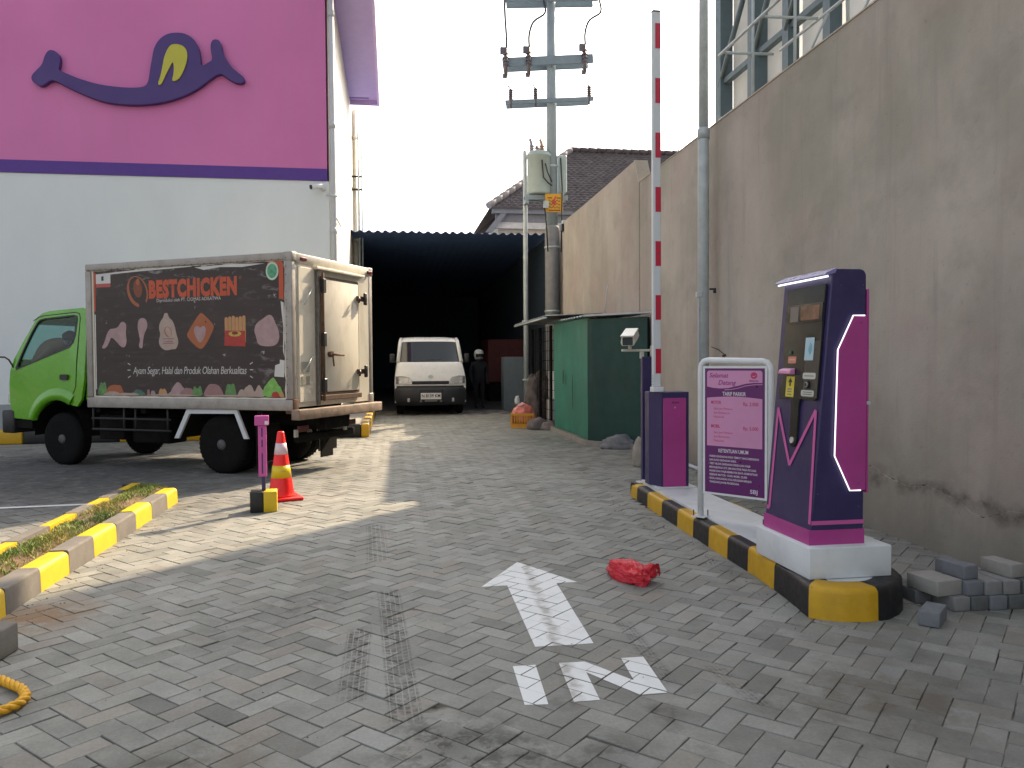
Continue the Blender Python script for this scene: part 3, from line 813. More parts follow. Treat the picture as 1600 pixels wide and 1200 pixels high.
for (x, z) in ((0.31, 1.30), (0.30, 0.36), (0.19, 1.10), (0.17, 0.56), (0.05, 0.30), (0.31, 0.22), (0.19, 1.52), (0.33, 1.52)):
    e_ = -0.0125 if 0.35 < z < 1.31 and x > 0.165 else -0.0004
    mb = MB(); mb.tube([(x, e_, z), (x, e_ - 0.003, z)], 0.004, 8); mb.build('screw', M('dull screw', (0.14, 0.12, 0.17), 0.4, metal=0.5), tm)

# ---------------------------------------------------------------- tariff board
sgd = Vector((2.82 - 2.48, 5.64 - 6.08, 0)).normalized()
san = math.atan2(sgd.y, sgd.x)
sb = thing('tariff_sign', 'white framed purple and pink parking tariff board on the island', 'sign', (2.48, 6.08, 0.176), san)
# local x: along the board (left to right for the reader), local -y: towards the reader
fp = [(0, 0, 0.0), (0, 0, 1.20), (0.008, 0, 1.235), (0.03, 0, 1.262), (0.065, 0, 1.272), (0.535, 0, 1.262), (0.57, 0, 1.252), (0.594, 0, 1.225), (0.602, 0, 1.19), (0.602, 0, 0.0)]
mb = MB(); mb.tube(fp, 0.024, 12); mb.build('tube_frame', WHITE, sb)
for x in (0.0, 0.602):
    mb = MB(); mb.box(x - 0.06, x + 0.06, -0.05, 0.05, 0.0, 0.008); mb.build('foot_plate', WHITE, sb)
    for dx, dy in ((-0.045, -0.035), (0.045, 0.035)):
        mb = MB(); mb.tube([(x + dx, dy, 0.008), (x + dx, dy, 0.055)], 0.005, 6); mb.build('anchor_bolt', RUST, sb)
mb = MB(); mb.box(0.026, 0.576, -0.012, 0.012, 0.195, 1.225, 0.003); mb.build('backing_panel', WHITE, sb)
PV = M('printed purple', (0.115, 0.010, 0.130), 0.35, var=0.04)
PP = M('printed pink', (0.60, 0.27, 0.47), 0.35, var=0.04)
PD = M('printed deep magenta', (0.26, 0.012, 0.20), 0.4, var=0.02)
PRD = M('printed crimson', (0.50, 0.03, 0.14), 0.4, var=0.02)
PWH = M('printed white', (0.68, 0.62, 0.68), 0.4, var=0.02)
sfn = lambda u, v, w: (u, -w, v)
mb = MB(); mb.prism([(0.046, 0.213), (0.556, 0.213), (0.556, 1.208), (0.046, 1.208)], sfn, 0.0125, 0.0135); mb.build('print_sheet', PV, sb)
hd = arc(0.085, 1.170, 0.02, 180, 90, 4) + arc(0.517, 1.170, 0.02, 90, 0, 4) + [(0.537, 1.096), (0.47, 1.096), (0.40, 1.088), (0.33, 1.070), (0.25, 1.052), (0.18, 1.048), (0.12, 1.052), (0.065, 1.062)]
mb = MB(); mb.prism(hd, sfn, 0.0137, 0.0143); mb.build('header_field', PP, sb)
cv = lambda o: [(0.537, 1.086 - o), (0.47, 1.084 - o), (0.40, 1.074 - o), (0.33, 1.054 - o), (0.27, 1.043 - o), (0.22, 1.040 - o)]
mb = MB(); mb.prism(cv(0.0) + [(x, y - 0.004 * (0.537 - 0) / 0.537) for x, y in cv(0.001)[::-1]], sfn, 0.0137, 0.0142); mb.build('header_swoosh', PP, sb)
tb = [(0.065, 0.588), (0.537, 0.588), (0.537, 0.972)] + [(0.537 - 0.472 * k / 8, 0.972 + 0.014 * math.sin(math.pi * k / 8)) for k in range(1, 8)] + [(0.065, 0.972)]
mb = MB(); mb.prism(tb, sfn, 0.0137, 0.0143); mb.build('table_field', PP, sb)
def st(s, x, z, h, mat, w=None, al='LEFT', bold=0.0, shear=0.0): return text(s, (x, -0.0150, z), (1, 0, 0), (0, 0, 1), h, mat, sb, w, 'lettering', al, bold, shear)
st('Selamat', 0.085, 1.135, 0.036, PD, 0.17, bold=0.012, shear=0.28)
st('Datang', 0.165, 1.078, 0.036, PD, 0.155, bold=0.012, shear=0.28)
mb = MB(); mb.prism([(0.468 + 0.028 * math.cos(R(a)), 1.152 + 0.026 * math.sin(R(a))) for a in range(0, 360, 20)], sfn, 0.0145, 0.0152); mb.build('logo_disc', PRD, sb)
mb = MB(); mb.prism([(0.445, 1.150), (0.468, 1.140), (0.492, 1.158), (0.470, 1.148)], sfn, 0.0154, 0.0158); mb.build('logo_mark', PP, sb)
st('MIEGACOAN', 0.468, 1.104, 0.013, PD, 0.075, 'CENTER', 0.03)
st('TARIF PARKIR', 0.302, 0.992, 0.030, PWH, 0.20, 'CENTER', 0.02)
for z0, nm, pr_ in ((0.925, 'MOTOR', 'Rp. 2.000'), (0.735, 'MOBIL', 'Rp. 5.000')):
    st(nm, 0.102, z0, 0.025, PRD, 0.088 if nm == 'MOTOR' else 0.078, bold=0.025)
    st(pr_, 0.505, z0 - 0.008, 0.027, PRD, 0.125, 'RIGHT', 0.015)
    for q, s_ in enumerate(('Satu Jam Pertama', 'Jam Berikutnya', 'Maksimal')):
        st(s_, 0.125, z0 - 0.045 - 0.033 * q, 0.017, PRD, (0.165, 0.14, 0.088)[q], bold=0.0)
st('KETENTUAN UMUM', 0.295, 0.540, 0.028, PWH, 0.255, 'CENTER', 0.02)
rules = ['- PARKIR KENDARAAN PADA TEMPAT YANG DISEDIAKAN', '  DAN KUNCI KENDARAAN ANDA.', '- TIKET HILANG DIKENAKAN DENDA DAN WAJIB', '  MENUNJUKKAN KTP, SIM DAN STNK PADA PETUGAS', '  PARKIR DAN WAJIB MEMBAYAR BIAYA ADMINISTRASI', '  SEBESAR MOTOR: 15.000, MOBIL: 25.000', '- SEGALA KEHILANGAN ATAU KERUSAKAN MENJADI', '  TANGGUNG JAWAB PENGENDARA.']
for q, s_ in enumerate(rules):
    st(s_.strip(), 0.080 if s_.startswith('-') else 0.088, 0.498 - q * 0.0295, 0.0155, PWH, (0.43, 0.235, 0.36, 0.40, 0.41, 0.325, 0.37, 0.26)[q], bold=0.02)
st('SBJ', 0.50, 0.238, 0.030, PWH, 0.062, 'RIGHT', 0.015)

# ---------------------------------------------------------------- boom barrier
bb = thing('boom_barrier', 'purple and magenta barrier box with raised red and white boom', 'barrier', (2.79, 7.5, 0.19))
mb = MB(); mb.prism([(-0.145, 0.0), (0.145, 0.0), (0.145, 0.30), (-0.215, 0.30), (-0.215, 0.17)], lambda u, v, w: (u, v, w), 0.0, 0.945); soften(mb.build('cabinet', PURP, bb), 0.006, 2)
mb = MB(); mb.box(-0.125, 0.112, -0.010, -0.0008, 0.0, 0.885, 0.002); mb.build('cabinet_door', PINK, bb)
text('GACOAN', (0.0, -0.0108, 0.832), (1, 0, 0), (0, 0, 1), 0.016, DARK, bb, 0.075, 'lettering', 'CENTER', 0.03)
mb = MB(); mb.tube([(-0.005, -0.0105, 0.79), (-0.005, -0.016, 0.79)], 0.007, 10); mb.build('door_lock', STEEL, bb)
mb = MB(); mb.box(-0.215, -0.105, 0.03, 0.13, 0.946, 0.995, 0.004); mb.build('boom_socket', WHITE, bb)
mb = MB(); mb.box(-0.208, -0.126, 0.055, 0.105, 0.996, 4.70, 0.006); boom = mb.build('boom', M('boom white', (0.62, 0.66, 0.68), 0.4, var=0.04), bb)
REDR = M('red reflective tape', (0.50, 0.012, 0.045), 0.35, var=0.08)
for k in range(8):
    z0 = 1.13 + 0.535 * k
    mb = MB(); mb.box(-0.182, -0.1255, 0.0515, 0.0542, z0, z0 + 0.245); mb.build('red_band', REDR, boom)
mb = MB(); mb.box(-0.21, -0.124, 0.053, 0.107, 4.701, 4.715, 0.003); mb.build('boom_cap', DARK, boom)
for k in range(4):
    mb = MB(); mb.tube([(-0.212, 0.06 + 0.0, 1.02 + 0.03 * k), (-0.216, 0.06, 1.02 + 0.03 * k)], 0.008, 8); mb.build('bolt', STEEL, bb)

# ---------------------------------------------------------------- camera post behind the barrier
cp = thing('camera_post', 'purple post behind the barrier box with white housing camera', 'camera', (2.68, 8.06, 0.15))
mb = MB(); mb.box(-0.055, 0.055, -0.03, 0.03, 0.01, 1.34, 0.006); mb.build('post', PURP, cp)
mb = MB(); mb.box(-0.10, 0.10, -0.06, 0.06, 0.0, 0.01); mb.build('base_plate', WHITE, cp)
BEI = M('beige camera housing', (0.58, 0.57, 0.50), 0.4, var=0.04, dirt=0.15, dcol=(0.4, 0.38, 0.33), dscale=8)
mb = MB(); mb.box(-0.27, 0.06, -0.02, 0.02, 1.395, 1.42, 0.004); mb.box(0.05, 0.10, -0.03, 0.03, 1.34, 1.455, 0.006); mb.box(-0.07, -0.03, -0.02, 0.02, 1.32, 1.394, 0.006); mb.build('bracket', BEI, cp)
hm = Matrix.Translation((-0.19, -0.03, 1.545)) @ Matrix.Rotation(R(-24), 4, 'Z') @ Matrix.Rotation(R(12), 4, 'X')
sec = [(-0.062, -0.055), (0.062, -0.055), (0.075, -0.02), (0.06, 0.05), (-0.06, 0.05), (-0.075, -0.02)]
mb = MB(); mb.prism(sec, lambda u, v, w: hm @ Vector((u, w, v)), -0.20, 0.22); soften(mb.build('housing', BEI, cp), 0.01, 2)
mb = MB(); mb.prism([(-0.07, 0.0505), (0.07, 0.0505), (0.066, 0.062), (-0.066, 0.062)], lambda u, v, w: hm @ Vector((u, w, v)), -0.25, 0.21); mb.build('sun_shield', BEI, cp)
mb = MB(); mb.prism(rrect(-0.052, 0.052, -0.045, 0.035, 0.01), lambda u, v, w: hm @ Vector((u, w, v)), -0.206, -0.201); mb.build('window', M('camera glass', (0.05, 0.06, 0.06), 0.12), cp)
mb = MB(); mb.tube([(-0.19, -0.03, 1.42), (-0.19, -0.03, 1.49)], 0.02, 8); mb.build('swivel', BEI, cp)

# ================================================================== PLANTED ISLAND (left)
pl = thing('planted_island', 'grass strip edged with yellow and grey kerb stones on the left', 'planter', (-2.5, 6.0, 0))
KG = M('grey kerb concrete', (0.15, 0.138, 0.122), 0.85, var=0.18, scale=7, bump=0.35, dirt=0.35, dcol=(0.12, 0.11, 0.095), dscale=8)
yb = [8.60, 8.22, 7.71, 7.25, 6.76, 6.27, 5.81, 5.36, 4.90, 4.44, 3.98, 3.5, 3.0]
for k in range(len(yb) - 1):
    a, c = yb[k] - 0.003, yb[k + 1] + 0.003
    mat = YELB if k % 2 == 0 else KG
    P = [(0.285, a - 6), (0.283, (a + c) / 2 - 6), (0.285, c - 6)]
    sweep_kerb(P[::-1], 1, 0.13, 0.158 + 0.004 * (k % 3), mat, pl, rr=0.04 if mat is YELB else 0.02)
yl = [9.05, 8.55, 8.1, 7.72, 7.3, 6.75, 6.2, 5.7, 5.2, 4.7, 4.2, 3.6]
for k in range(len(yl) - 1):
    a, c = yl[k] - 0.003, yl[k + 1] + 0.003
    mat = YELB if k % 2 == 0 else KG
    x = -0.335
    P = [(x, a - 6), (x, c - 6)]
    sweep_kerb(P, 1, 0.12, 0.155 + 0.004 * (k % 2), mat, pl, rr=0.035 if mat is YELB else 0.02)
sweep_kerb([(0.10, 2.70), (-0.05, 2.86), (-0.20, 3.00), (-0.335, 3.06)], 1, 0.10, 0.15, BLK, pl)
sm_, t, b = new_mat('dry soil')
pos = t.n('ShaderNodeNewGeometry').outputs['Position']
t.l(t.mix(t.ramp(t.noise(pos, 6, 7, 0.7), 0.35, 0.65), (0.085, 0.052, 0.028), (0.20, 0.135, 0.075)), b.inputs['Base Color'])
b.inputs['Roughness'].default_value = 1.0
t.l(t.bump(t.noise(pos, 35, 5), 0.8, 0.02), b.inputs['Normal'])
def soil(u, v):
    x = -0.215 + 0.37 * u; y = -3.0 + 5.85 * v
    return (x, y, 0.105 + 0.05 * math.sin(math.pi * u) + 0.03 * noise.noise((x * 6, y * 5, 0)))
mb = MB(); mb.grid(soil, 10, 90); mb.build('soil', sm_, pl)
# grass
gmx, t, b = new_mat('grass blades')
at_ = t.n('ShaderNodeAttribute', attribute_name='rnd').outputs['Fac']
c_ = t.mix(t.ramp(at_, 0.0, 0.5), (0.075, 0.15, 0.02), (0.24, 0.29, 0.045))
c_ = t.mix(t.ramp(at_, 0.6, 1.0), c_, (0.42, 0.28, 0.09))
t.l(c_, b.inputs['Base Color']); b.inputs['Roughness'].default_value = 0.6
b.inputs['Subsurface Weight'].default_value = 0.0
gr = random.Random(11)
V, F, A = [], [], []
for k in range(15000):
    u, v = gr.random(), gr.random()
    x, y, z = soil(u, v)
    d_ = noise.noise((x * 4 + 9, (y) * 2.6, 3)) + 0.5 * noise.noise((x * 9, y * 8, 6))
    if d_ < -0.12 and gr.random() < 0.9: continue
    brown = noise.noise((x * 3, y * 1.6 + 4, 8)) * 0.9 + 0.42 + gr.gauss(0, 0.16)
    h = gr.uniform(0.012, 0.042) * (1.0 + 0.9 * max(0, d_)); an = gr.uniform(0, 6.283); w = gr.uniform(0.0016, 0.0034)
    lean = gr.uniform(0.3, 1.6) * h; la = gr.uniform(0, 6.283)
    o = len(V); ca, sa = math.cos(an) * w, math.sin(an) * w
    lx, ly = math.cos(la) * lean, math.sin(la) * lean
    V += [(x - ca, y - sa, z - 0.004), (x + ca, y + sa, z - 0.004), (x + ca * .8 + lx * .4, y + sa * .8 + ly * .4, z + h * .65), (x - ca * .8 + lx * .4, y - sa * .8 + ly * .4, z + h * .65), (x + lx, y + ly, z + h)]
    F += [(o, o + 1, o + 2, o + 3), (o + 3, o + 2, o + 4)]; A += [min(1, max(0, brown))] * 5
me = bpy.data.meshes.new('grass'); me.from_pydata(V, [], F); me.materials.append(gmx)
a_ = me.attributes.new('rnd', 'FLOAT', 'POINT'); a_.data.foreach_set('value', A)
go = bpy.data.objects.new('grass', me); COL.objects.link(go); go.location = (-2.5, 6.0, 0)
tag(go, 'short green and straw coloured grass on the left island', 'grass', kind='stuff')
# loose grey kerb block at the picture's left edge
kb = MB(); kb.box(-0.16, 0.16, -0.35, 0.08, 0, 0.15, 0.012, seg=2)
o = kb.build('loose_kerb', KG); o.location = (-2.05, 4.23, 0.002); o.rotation_euler = (0, 0, R(-8))
tag(o, 'loose grey kerb block lying at the left edge in front of the planted island', 'kerb block')
# yellow rope
rp_ = thing('yellow_rope', 'twisted bright yellow rope looped on the paving at the left edge', 'rope', (-1.75, 3.65, 0))
base = [(-2.35, 4.05), (-2.1, 4.0), (-1.92, 3.92), (-1.78, 3.85), (-1.70, 3.78), (-1.62, 3.71), (-1.565, 3.62), (-1.565, 3.55), (-1.60, 3.49), (-1.67, 3.45), (-1.78, 3.43), (-1.95, 3.42), (-2.2, 3.45)]
rs = resample(base, 90)
for ph in (0, 2 * math.pi / 3, 4 * math.pi / 3):
    mb = MB(); pts = []
    for k, (x, y) in enumerate(rs):
        a = rs[max(0, k - 1)]; c = rs[min(len(rs) - 1, k + 1)]
        tx, ty = c[0] - a[0], c[1] - a[1]; L = math.hypot(tx, ty); an = k * 0.95 + ph
        r_ = 0.011
        pts.append((x - ty / L * math.cos(an) * r_ + 1.75, y + tx / L * math.cos(an) * r_ - 3.65, 0.024 + math.sin(an) * r_))
    mb.tube(pts, 0.0115, 7); mb.build('strand', M('yellow rope fibre', (0.70, 0.36, 0.01), 0.6, var=0.15, scale=60, bump=0.3), rp_)

# ================================================================== CONE, BLOCK POST
cn = thing('traffic_cone', 'red traffic cone with white and yellow bands beside the truck', 'traffic cone', (-1.17, 8.62, 0), R(20))
CR = M('cone red', (0.80, 0.012, 0.010), 0.4, var=0.06)
mb = MB(); mb.box(-0.19, 0.19, -0.19, 0.19, 0.0, 0.035, 0.012, seg=2); mb.build('base', CR, cn)
def cr_(z): return 0.135 + (0.035 - 0.135) * (z - 0.035) / 0.685
def band_(z0, z1, m, nm, e=0.0):
    mb = MB(); mb.lathe([(cr_(z0) + e, z0), (cr_(z1) + e, z1)], 32); return mb.build(nm, m, cn)
mb = MB(); mb.lathe([(0.15, 0.0352), (0.14, 0.05), (cr_(0.08), 0.08), (cr_(0.71), 0.71), (0.03, 0.722), (0.022, 0.722)], 32); mb.build('cone_body', CR, cn)
band_(0.235, 0.365, M('cone yellow', (0.68, 0.53, 0.01), 0.35, var=0.06), 'yellow_band', 0.002)
band_(0.48, 0.60, M('cone white', (0.66, 0.55, 0.62), 0.3, var=0.05), 'white_band', 0.002)
text('POLICE', (-0.030, -0.115, 0.305), (1, 0, 0), (0, 0.14, 1), 0.012, INK, cn, 0.05)

bp = thing('sensor_post', 'pink post with small head on a black and yellow block beside the cone', 'post', (-1.25, 7.97, 0), R(6))
mb = MB(); mb.box(-0.125, -0.001, -0.10, 0.10, 0, 0.20, 0.008, seg=2); mb.build('black_block', BLK, bp)
mb = MB(); mb.box(0.0, 0.125, -0.10, 0.10, 0, 0.20, 0.008, seg=2); mb.build('yellow_block', YELB, bp)
mb = MB(); mb.box(-0.018, 0.018, -0.018, 0.018, 0.20, 0.36, 0.002); mb.build('stem', PURP, bp)
PKB = M('bright pink coat', (0.52, 0.09, 0.33), 0.4, var=0.05)
mb = MB(); mb.box(-0.045, 0.032, -0.03, 0.03, 0.34, 0.84, 0.003); mb.build('column', PKB, bp)
for z0, z1 in ((0.37, 0.57), (0.63, 0.70), (0.73, 0.82)):
    mb = MB(); mb.box(-0.014, -0.002, -0.0325, -0.0305, z0, z1); mb.build('slot', PURP, bp)
mb = MB(); mb.box(-0.075, 0.055, -0.05, 0.05, 0.842, 0.935, 0.004); mb.build('head', PKB, bp)
mb = MB(); mb.box(0.02, 0.052, -0.0535, -0.0505, 0.85, 0.885); mb.build('lens', M('lens white', (0.75, 0.72, 0.75), 0.2), bp)

# ================================================================== RED PLASTIC BAG
def blob(name, mat, loc, sx, sy, sz, seed, amp=0.25, freq=2.4, parent=None, flat=0.15, sub=4):
    bm = bmesh.new(); bmesh.ops.create_icosphere(bm, subdivisions=sub, radius=1.0)
    for v in bm.verts:
        p = v.co.copy()
        n1 = noise.noise(p * freq + Vector((seed, 0, 0)))
        n2 = 1 - abs(noise.noise(p * freq * 2.2 + Vector((0, seed, 0)))) * 2
        n3 = 1 - abs(noise.noise(p * freq * 4.5 + Vector((seed, seed, 0)))) * 2
        v.co = p * (1 + amp * 0.8 * n1 + amp * 0.42 * n2 + amp * 0.26 * n3)
    for v in bm.verts:
        v.co = Vector((v.co.x * sx, v.co.y * sy, max(v.co.z, -flat * 4) * sz))
    z0 = min(v.co.z for v in bm.verts)
    for v in bm.verts: v.co.z -= z0
    mb = MB(); mb.bm(bm, True); o = mb.build(name, mat, parent); o.location = loc
    return o
rb, t, b = new_mat('red plastic film')
ob = t.n('ShaderNodeTexCoord').outputs['Object']
t.l(t.mix(t.ramp(t.noise(ob, 14, 4), 0.35, 0.65), (0.68, 0.008, 0.022), (0.82, 0.05, 0.08)), b.inputs['Base Color'])
b.inputs['Roughness'].default_value = 0.22
b.inputs['Transmission Weight'].default_value = 0.0
t.l(t.bump(t.noise(ob, 22, 5, 0.65, 2.5), 0.9, 0.02), b.inputs['Normal'])
bag = thing('red_plastic_bag', 'crumpled red plastic bag lying on the paving by the arrow', 'plastic bag', (1.54, 5.03, 0), R(-76))
blob('bag_body', rb, (0, 0, 0), 0.20, 0.085, 0.070, 3.1, 0.30, 1.7, bag, sub=5)
for dx_, tw_ in ((0.0, 0.2), (0.03, -0.3)):
    mb = MB(); mb.grid(lambda u, v: (0.13 + dx_ + 0.05 * math.sin(math.pi * u) + 0.025 * (v - 0.5) + 0.006 * noise.noise((u * 7, v * 3, dx_ * 90)), 0.05 + 0.10 * u + tw_ * 0.05 * math.sin(math.pi * u), 0.045 + 0.075 * math.sin(math.pi * u) + 0.03 * (v - 0.5) + 0.006 * noise.noise((u * 9, v * 4, 5))), 16, 5); mb.build('bag_handle', rb, bag, fix=False)
blob('bag_tail', rb, (0.13, 0.085, 0.03), 0.035, 0.05, 0.05, 8.4, 0.4, 2.2, bag, sub=3)

# ================================================================== LOOSE PAVER STACK
LPM = [M('loose paver grey', (0.225, 0.225, 0.22), 0.85, var=0.15, scale=12, bump=0.4, dirt=0.3, dcol=(0.13, 0.13, 0.12), dscale=10),
       M('loose paver pale', (0.30, 0.29, 0.265), 0.85, var=0.12, scale=12, bump=0.4, dirt=0.2, dcol=(0.2, 0.19, 0.17), dscale=10),
       M('loose paver blue grey', (0.17, 0.18, 0.195), 0.85, var=0.15, scale=12, bump=0.4),
       M('loose paver dark', (0.115, 0.12, 0.118), 0.85, var=0.2, scale=12, bump=0.4)]
lm_ = []
for m_ in LPM:
    mb = MB(); mb.box(-0.105, 0.105, -0.0525, 0.0525, 0, 0.079, 0.004, seg=2); me = mb.mesh('loose_paver'); me.materials.append(m_); lm_.append(me)
LP = [(3.10, 4.30, 0, 88, 3, 'dark loose paver at the left end of the bottom row of the stack'),
      (3.215, 4.135, 0, 92, 0, 'loose paver in the bottom row of the stack, second from the left'),
      (3.33, 4.13, 0, 90, 3, 'loose paver in the bottom row of the stack, third from the left'),
      (3.445, 4.12, 0, 88, 2, 'loose paver in the bottom row of the stack, fourth from the left'),
      (3.56, 4.12, 0, 91, 3, 'loose paver in the bottom row of the stack, fifth from the left'),
      (3.675, 4.115, 0, 90, 0, 'loose paver in the bottom row of the stack, at the right edge'),
      (3.15, 4.18, 0.081, 98, 1, 'wide pale loose paver resting on the left end of the stack'),
      (3.31, 4.15, 0.081, 91, 2, 'loose paver in the middle of the second row of the stack'),
      (3.425, 4.14, 0.081, 90, 0, 'flat pale topped loose paver in the second row of the stack'),
      (3.54, 4.135, 0.081, 89, 0, 'loose paver right of the middle in the second row of the stack'),
      (3.66, 4.13, 0.081, 90, 3, 'dark loose paver at the right end of the second row'),
      (3.31, 4.20, 0.162, 99, 2, 'dark blue grey loose paver on top of the middle of the stack'),
      (3.60, 4.18, 0.162, 98, 1, 'greenish grey loose paver on top of the right end of the stack'),
      (2.93, 3.895, 0.001, 43, 2, 'single loose paver lying apart in front of the stack')]
for x, y, z, a_, mi, lb in LP:
    o = put(lm_[mi], 'loose_paver', None, (x, y, z + 0.002), (0, 0, R(a_)))
    if 'wide pale' in lb: o.scale = (1.10, 1.70, 1.12)
    tag(o, lb, 'paver', 'loose pavers stacked by the wall')
# pipe offcuts by the wall
mb = MB(); mb.tube([(0, 0, 0.02), (0.17, -0.40, 0.02)], 0.016, 10); o = mb.build('pipe_offcut', STEEL); o.location = (3.60, 6.10, 0.0)
tag(o, 'short grey pipe lying on the paving behind the ticket machine', 'pipe')
mb = MB(); mb.tube([(0, 0, 0.03), (-0.10, -1.6, 0.03)], 0.025, 10); o = mb.build('pipe_offcut', PVC); o.location = (4.02, 11.0, 0.0)
tag(o, 'long pale pipe lying along the foot of the wall behind the barrier box', 'pipe')

# ================================================================== BOX TRUCK
tk = thing('box_truck', 'green cab delivery truck with brown chicken advert on its white box', 'truck', (-1.21, 10.07, 0), R(151.5))
# local frame: +x towards the cab, +y towards the viewer (near side of the box is y = 0), z up
BL, BWD, BZ0, BZ1 = 3.37, 1.97, 0.87, 2.825
ALU = M('dull aluminium trim', (0.33, 0.31, 0.285), 0.5, metal=0.3, var=0.12, scale=6, dirt=0.5, dcol=(0.15, 0.12, 0.09), dscale=4)
BOXW = M('dirty cream box panel', (0.66, 0.62, 0.52), 0.5, var=0.06, scale=3, dirt=0.55, dcol=(0.36, 0.29, 0.20), dscale=3.2, stretch=(1, 1, 0.5))
def tb_(name, m, x0, x1, y0, y1, z0, z1, bev=0.0, parent=tk):
    mb = MB(); mb.box(x0, x1, y0, y1, z0, z1, bev, seg=2 if bev > 0.008 else 1); return mb.build(name, m, parent)
tb_('cargo_box', BOXW, 0.03, BL - 0.03, -BWD + 0.02, -0.02, BZ0 + 0.02, BZ1 - 0.02)
# trims
for y0, y1, nm in ((-0.10, 0.0, 'near'), (-BWD, -BWD + 0.10, 'far')):
    tb_('top_rail', ALU, 0.0, BL, y0, y1, BZ1 - 0.095, BZ1, 0.012)
    tb_('bottom_rail', ALU, 0.0, BL, y0, y1 + (0.012 if y1 == 0 else 0), BZ0 - 0.02, BZ0 + 0.12, 0.012)
    tb_('corner_post', ALU, 0.0, 0.10, y0, y1 + 0.004, BZ0 + 0.125, BZ1 - 0.10, 0.012)
    tb_('corner_post', ALU, BL - 0.10, BL, y0, y1 + 0.004, BZ0 + 0.125, BZ1 - 0.10, 0.012)
tb_('rear_header', BOXW, -0.012, 0.09, -BWD + 0.105, -0.105, BZ1 - 0.12, BZ1 - 0.003, 0.012)
tb_('front_header', ALU, BL - 0.09, BL, -BWD + 0.105, -0.105, BZ1 - 0.10, BZ1 - 0.003, 0.012)
tb_('roof_skin', ALU, 0.1, BL - 0.1, -BWD + 0.1, -0.1, BZ1 - 0.03, BZ1 + 0.004)
for y in (0.006, -BWD - 0.006):
    tb_('corner_casting', RUST if y > 0 else ALU, -0.008, 0.115, min(y, y - 0.12 if y > 0 else y + 0.12), max(y, y - 0.12 if y > 0 else y + 0.12), BZ0 - 0.06, BZ0 + 0.13, 0.012)
    tb_('top_corner', ALU, -0.008, 0.115, min(y, y - 0.12 if y > 0 else y + 0.12), max(y, y - 0.12 if y > 0 else y + 0.12), BZ1 - 0.11, BZ1 + 0.006, 0.012)
# rivets along the rails
mb = MB()
for k in range(32):
    x = 0.08 + k * 0.104
    mb.box(x - 0.006, x + 0.006, -0.001, 0.003, BZ1 - 0.092, BZ1 - 0.080); 
for k in range(17):
    z = BZ0 + 0.2 + k * 0.105
    mb.box(0.075, 0.086, 0.003, 0.007, z, z + 0.011)
mb.build('rivets', DARK, tk)['kind'] = 'stuff'
# advert vinyl
vin, t, b = new_mat('scuffed brown vinyl')
ob = t.n('ShaderNodeTexCoord').outputs['Object']
sv = t.scalevec(ob, (1.0, 1.0, 2.2))
c_ = t.mix(t.ramp(t.noise(sv, 1.3, 5), 0.3, 0.7), (0.026, 0.015, 0.014), (0.042, 0.024, 0.021))
sp = t.n('ShaderNodeSeparateXYZ'); t.l(ob, sp.inputs[0])
edge = t.m('MAXIMUM', t.m('MULTIPLY', t.ramp(sp.outputs[2], 2.35, 2.76), 1.0), t.m('MULTIPLY', t.ramp(sp.outputs[0], 0.75, 0.10), 0.7))
scr = t.ramp(t.noise(t.scalevec(ob, (1.0, 1.0, 2.6)), 3.6, 9, 0.72, 0.6), 0.55, 0.63)
peel = t.m('MULTIPLY', scr, t.m('ADD', 0.10, edge))
pe2 = t.ramp(t.m('ADD', t.noise(ob, 5.5, 6, 0.7), t.m('MULTIPLY', t.ramp(sp.outputs[2], 2.68, 2.77), 0.26)), 0.66, 0.70)
c_ = t.mix(t.m('MULTIPLY', peel, 0.8), c_, (0.30, 0.29, 0.28))
c_ = t.mix(t.m('MULTIPLY', pe2, 0.85), c_, (0.42, 0.41, 0.39))
t.l(c_, b.inputs['Base Color']); b.inputs['Roughness'].default_value = 0.5
t.l(t.bump(t.noise(t.scalevec(ob, (1, 1, 14)), 1.2, 3), 0.18, 0.02), b.inputs['Normal'])
VX0, VX1, VZ0, VZ1 = 0.125, 3.235, 1.012, 2.725
def tfn(u, v, w): return (u, w, v)
def side(poly, mat, e, name, parent=tk, th=0.0008):
    mb = MB(); mb.prism(poly, tfn, e, e + th); return mb.build(name, mat, parent)
# slightly ragged outline
rr_ = random.Random(5)
outl = [(VX1 - (VX1 - VX0) * k / 30, VZ0 + rr_.uniform(-0.004, 0.004)) for k in range(31)]
outl += [(VX0 + rr_.uniform(-0.012, 0.012), VZ0 + (VZ1 - VZ0) * k / 16) for k in range(1, 16)]
outl += [(VX0 + (VX1 - VX0) * k / 30, VZ1 + rr_.uniform(-0.008, 0.004)) for k in range(31)]
vinyl = side(outl, vin, -0.0195, 'advert_sheet', th=0.003)
E0 = -0.0162
ORG = M('print orange', (0.46, 0.070, 0.022), 0.5, var=0.08)
ORD = M('print dark orange', (0.34, 0.10, 0.035), 0.5, var=0.1)
PKM = M('print chicken pink', (0.36, 0.24, 0.245), 0.5, var=0.15, scale=9)
PKD = M('print chicken shade', (0.28, 0.15, 0.15), 0.5, var=0.15, scale=9)
CRM = M('print cream', (0.38, 0.29, 0.25), 0.5, var=0.12, scale=9)
TXW = M('print white', (0.52, 0.50, 0.48), 0.5, var=0.06)
TAN = M('print sausage', (0.46, 0.24, 0.10), 0.5, var=0.12)
PRED = M('print red', (0.36, 0.03, 0.02), 0.5, var=0.2, scale=20)
PGRN = M('print green', (0.10, 0.23, 0.07), 0.5, var=0.3, scale=15)
PGR2 = M('print bright green', (0.17, 0.40, 0.08), 0.5, var=0.3, scale=15)
PYEL = M('print mustard', (0.45, 0.33, 0.06), 0.5, var=0.2, scale=20)
STK = M('white torn backing', (0.56, 0.56, 0.54), 0.5, var=0.06)
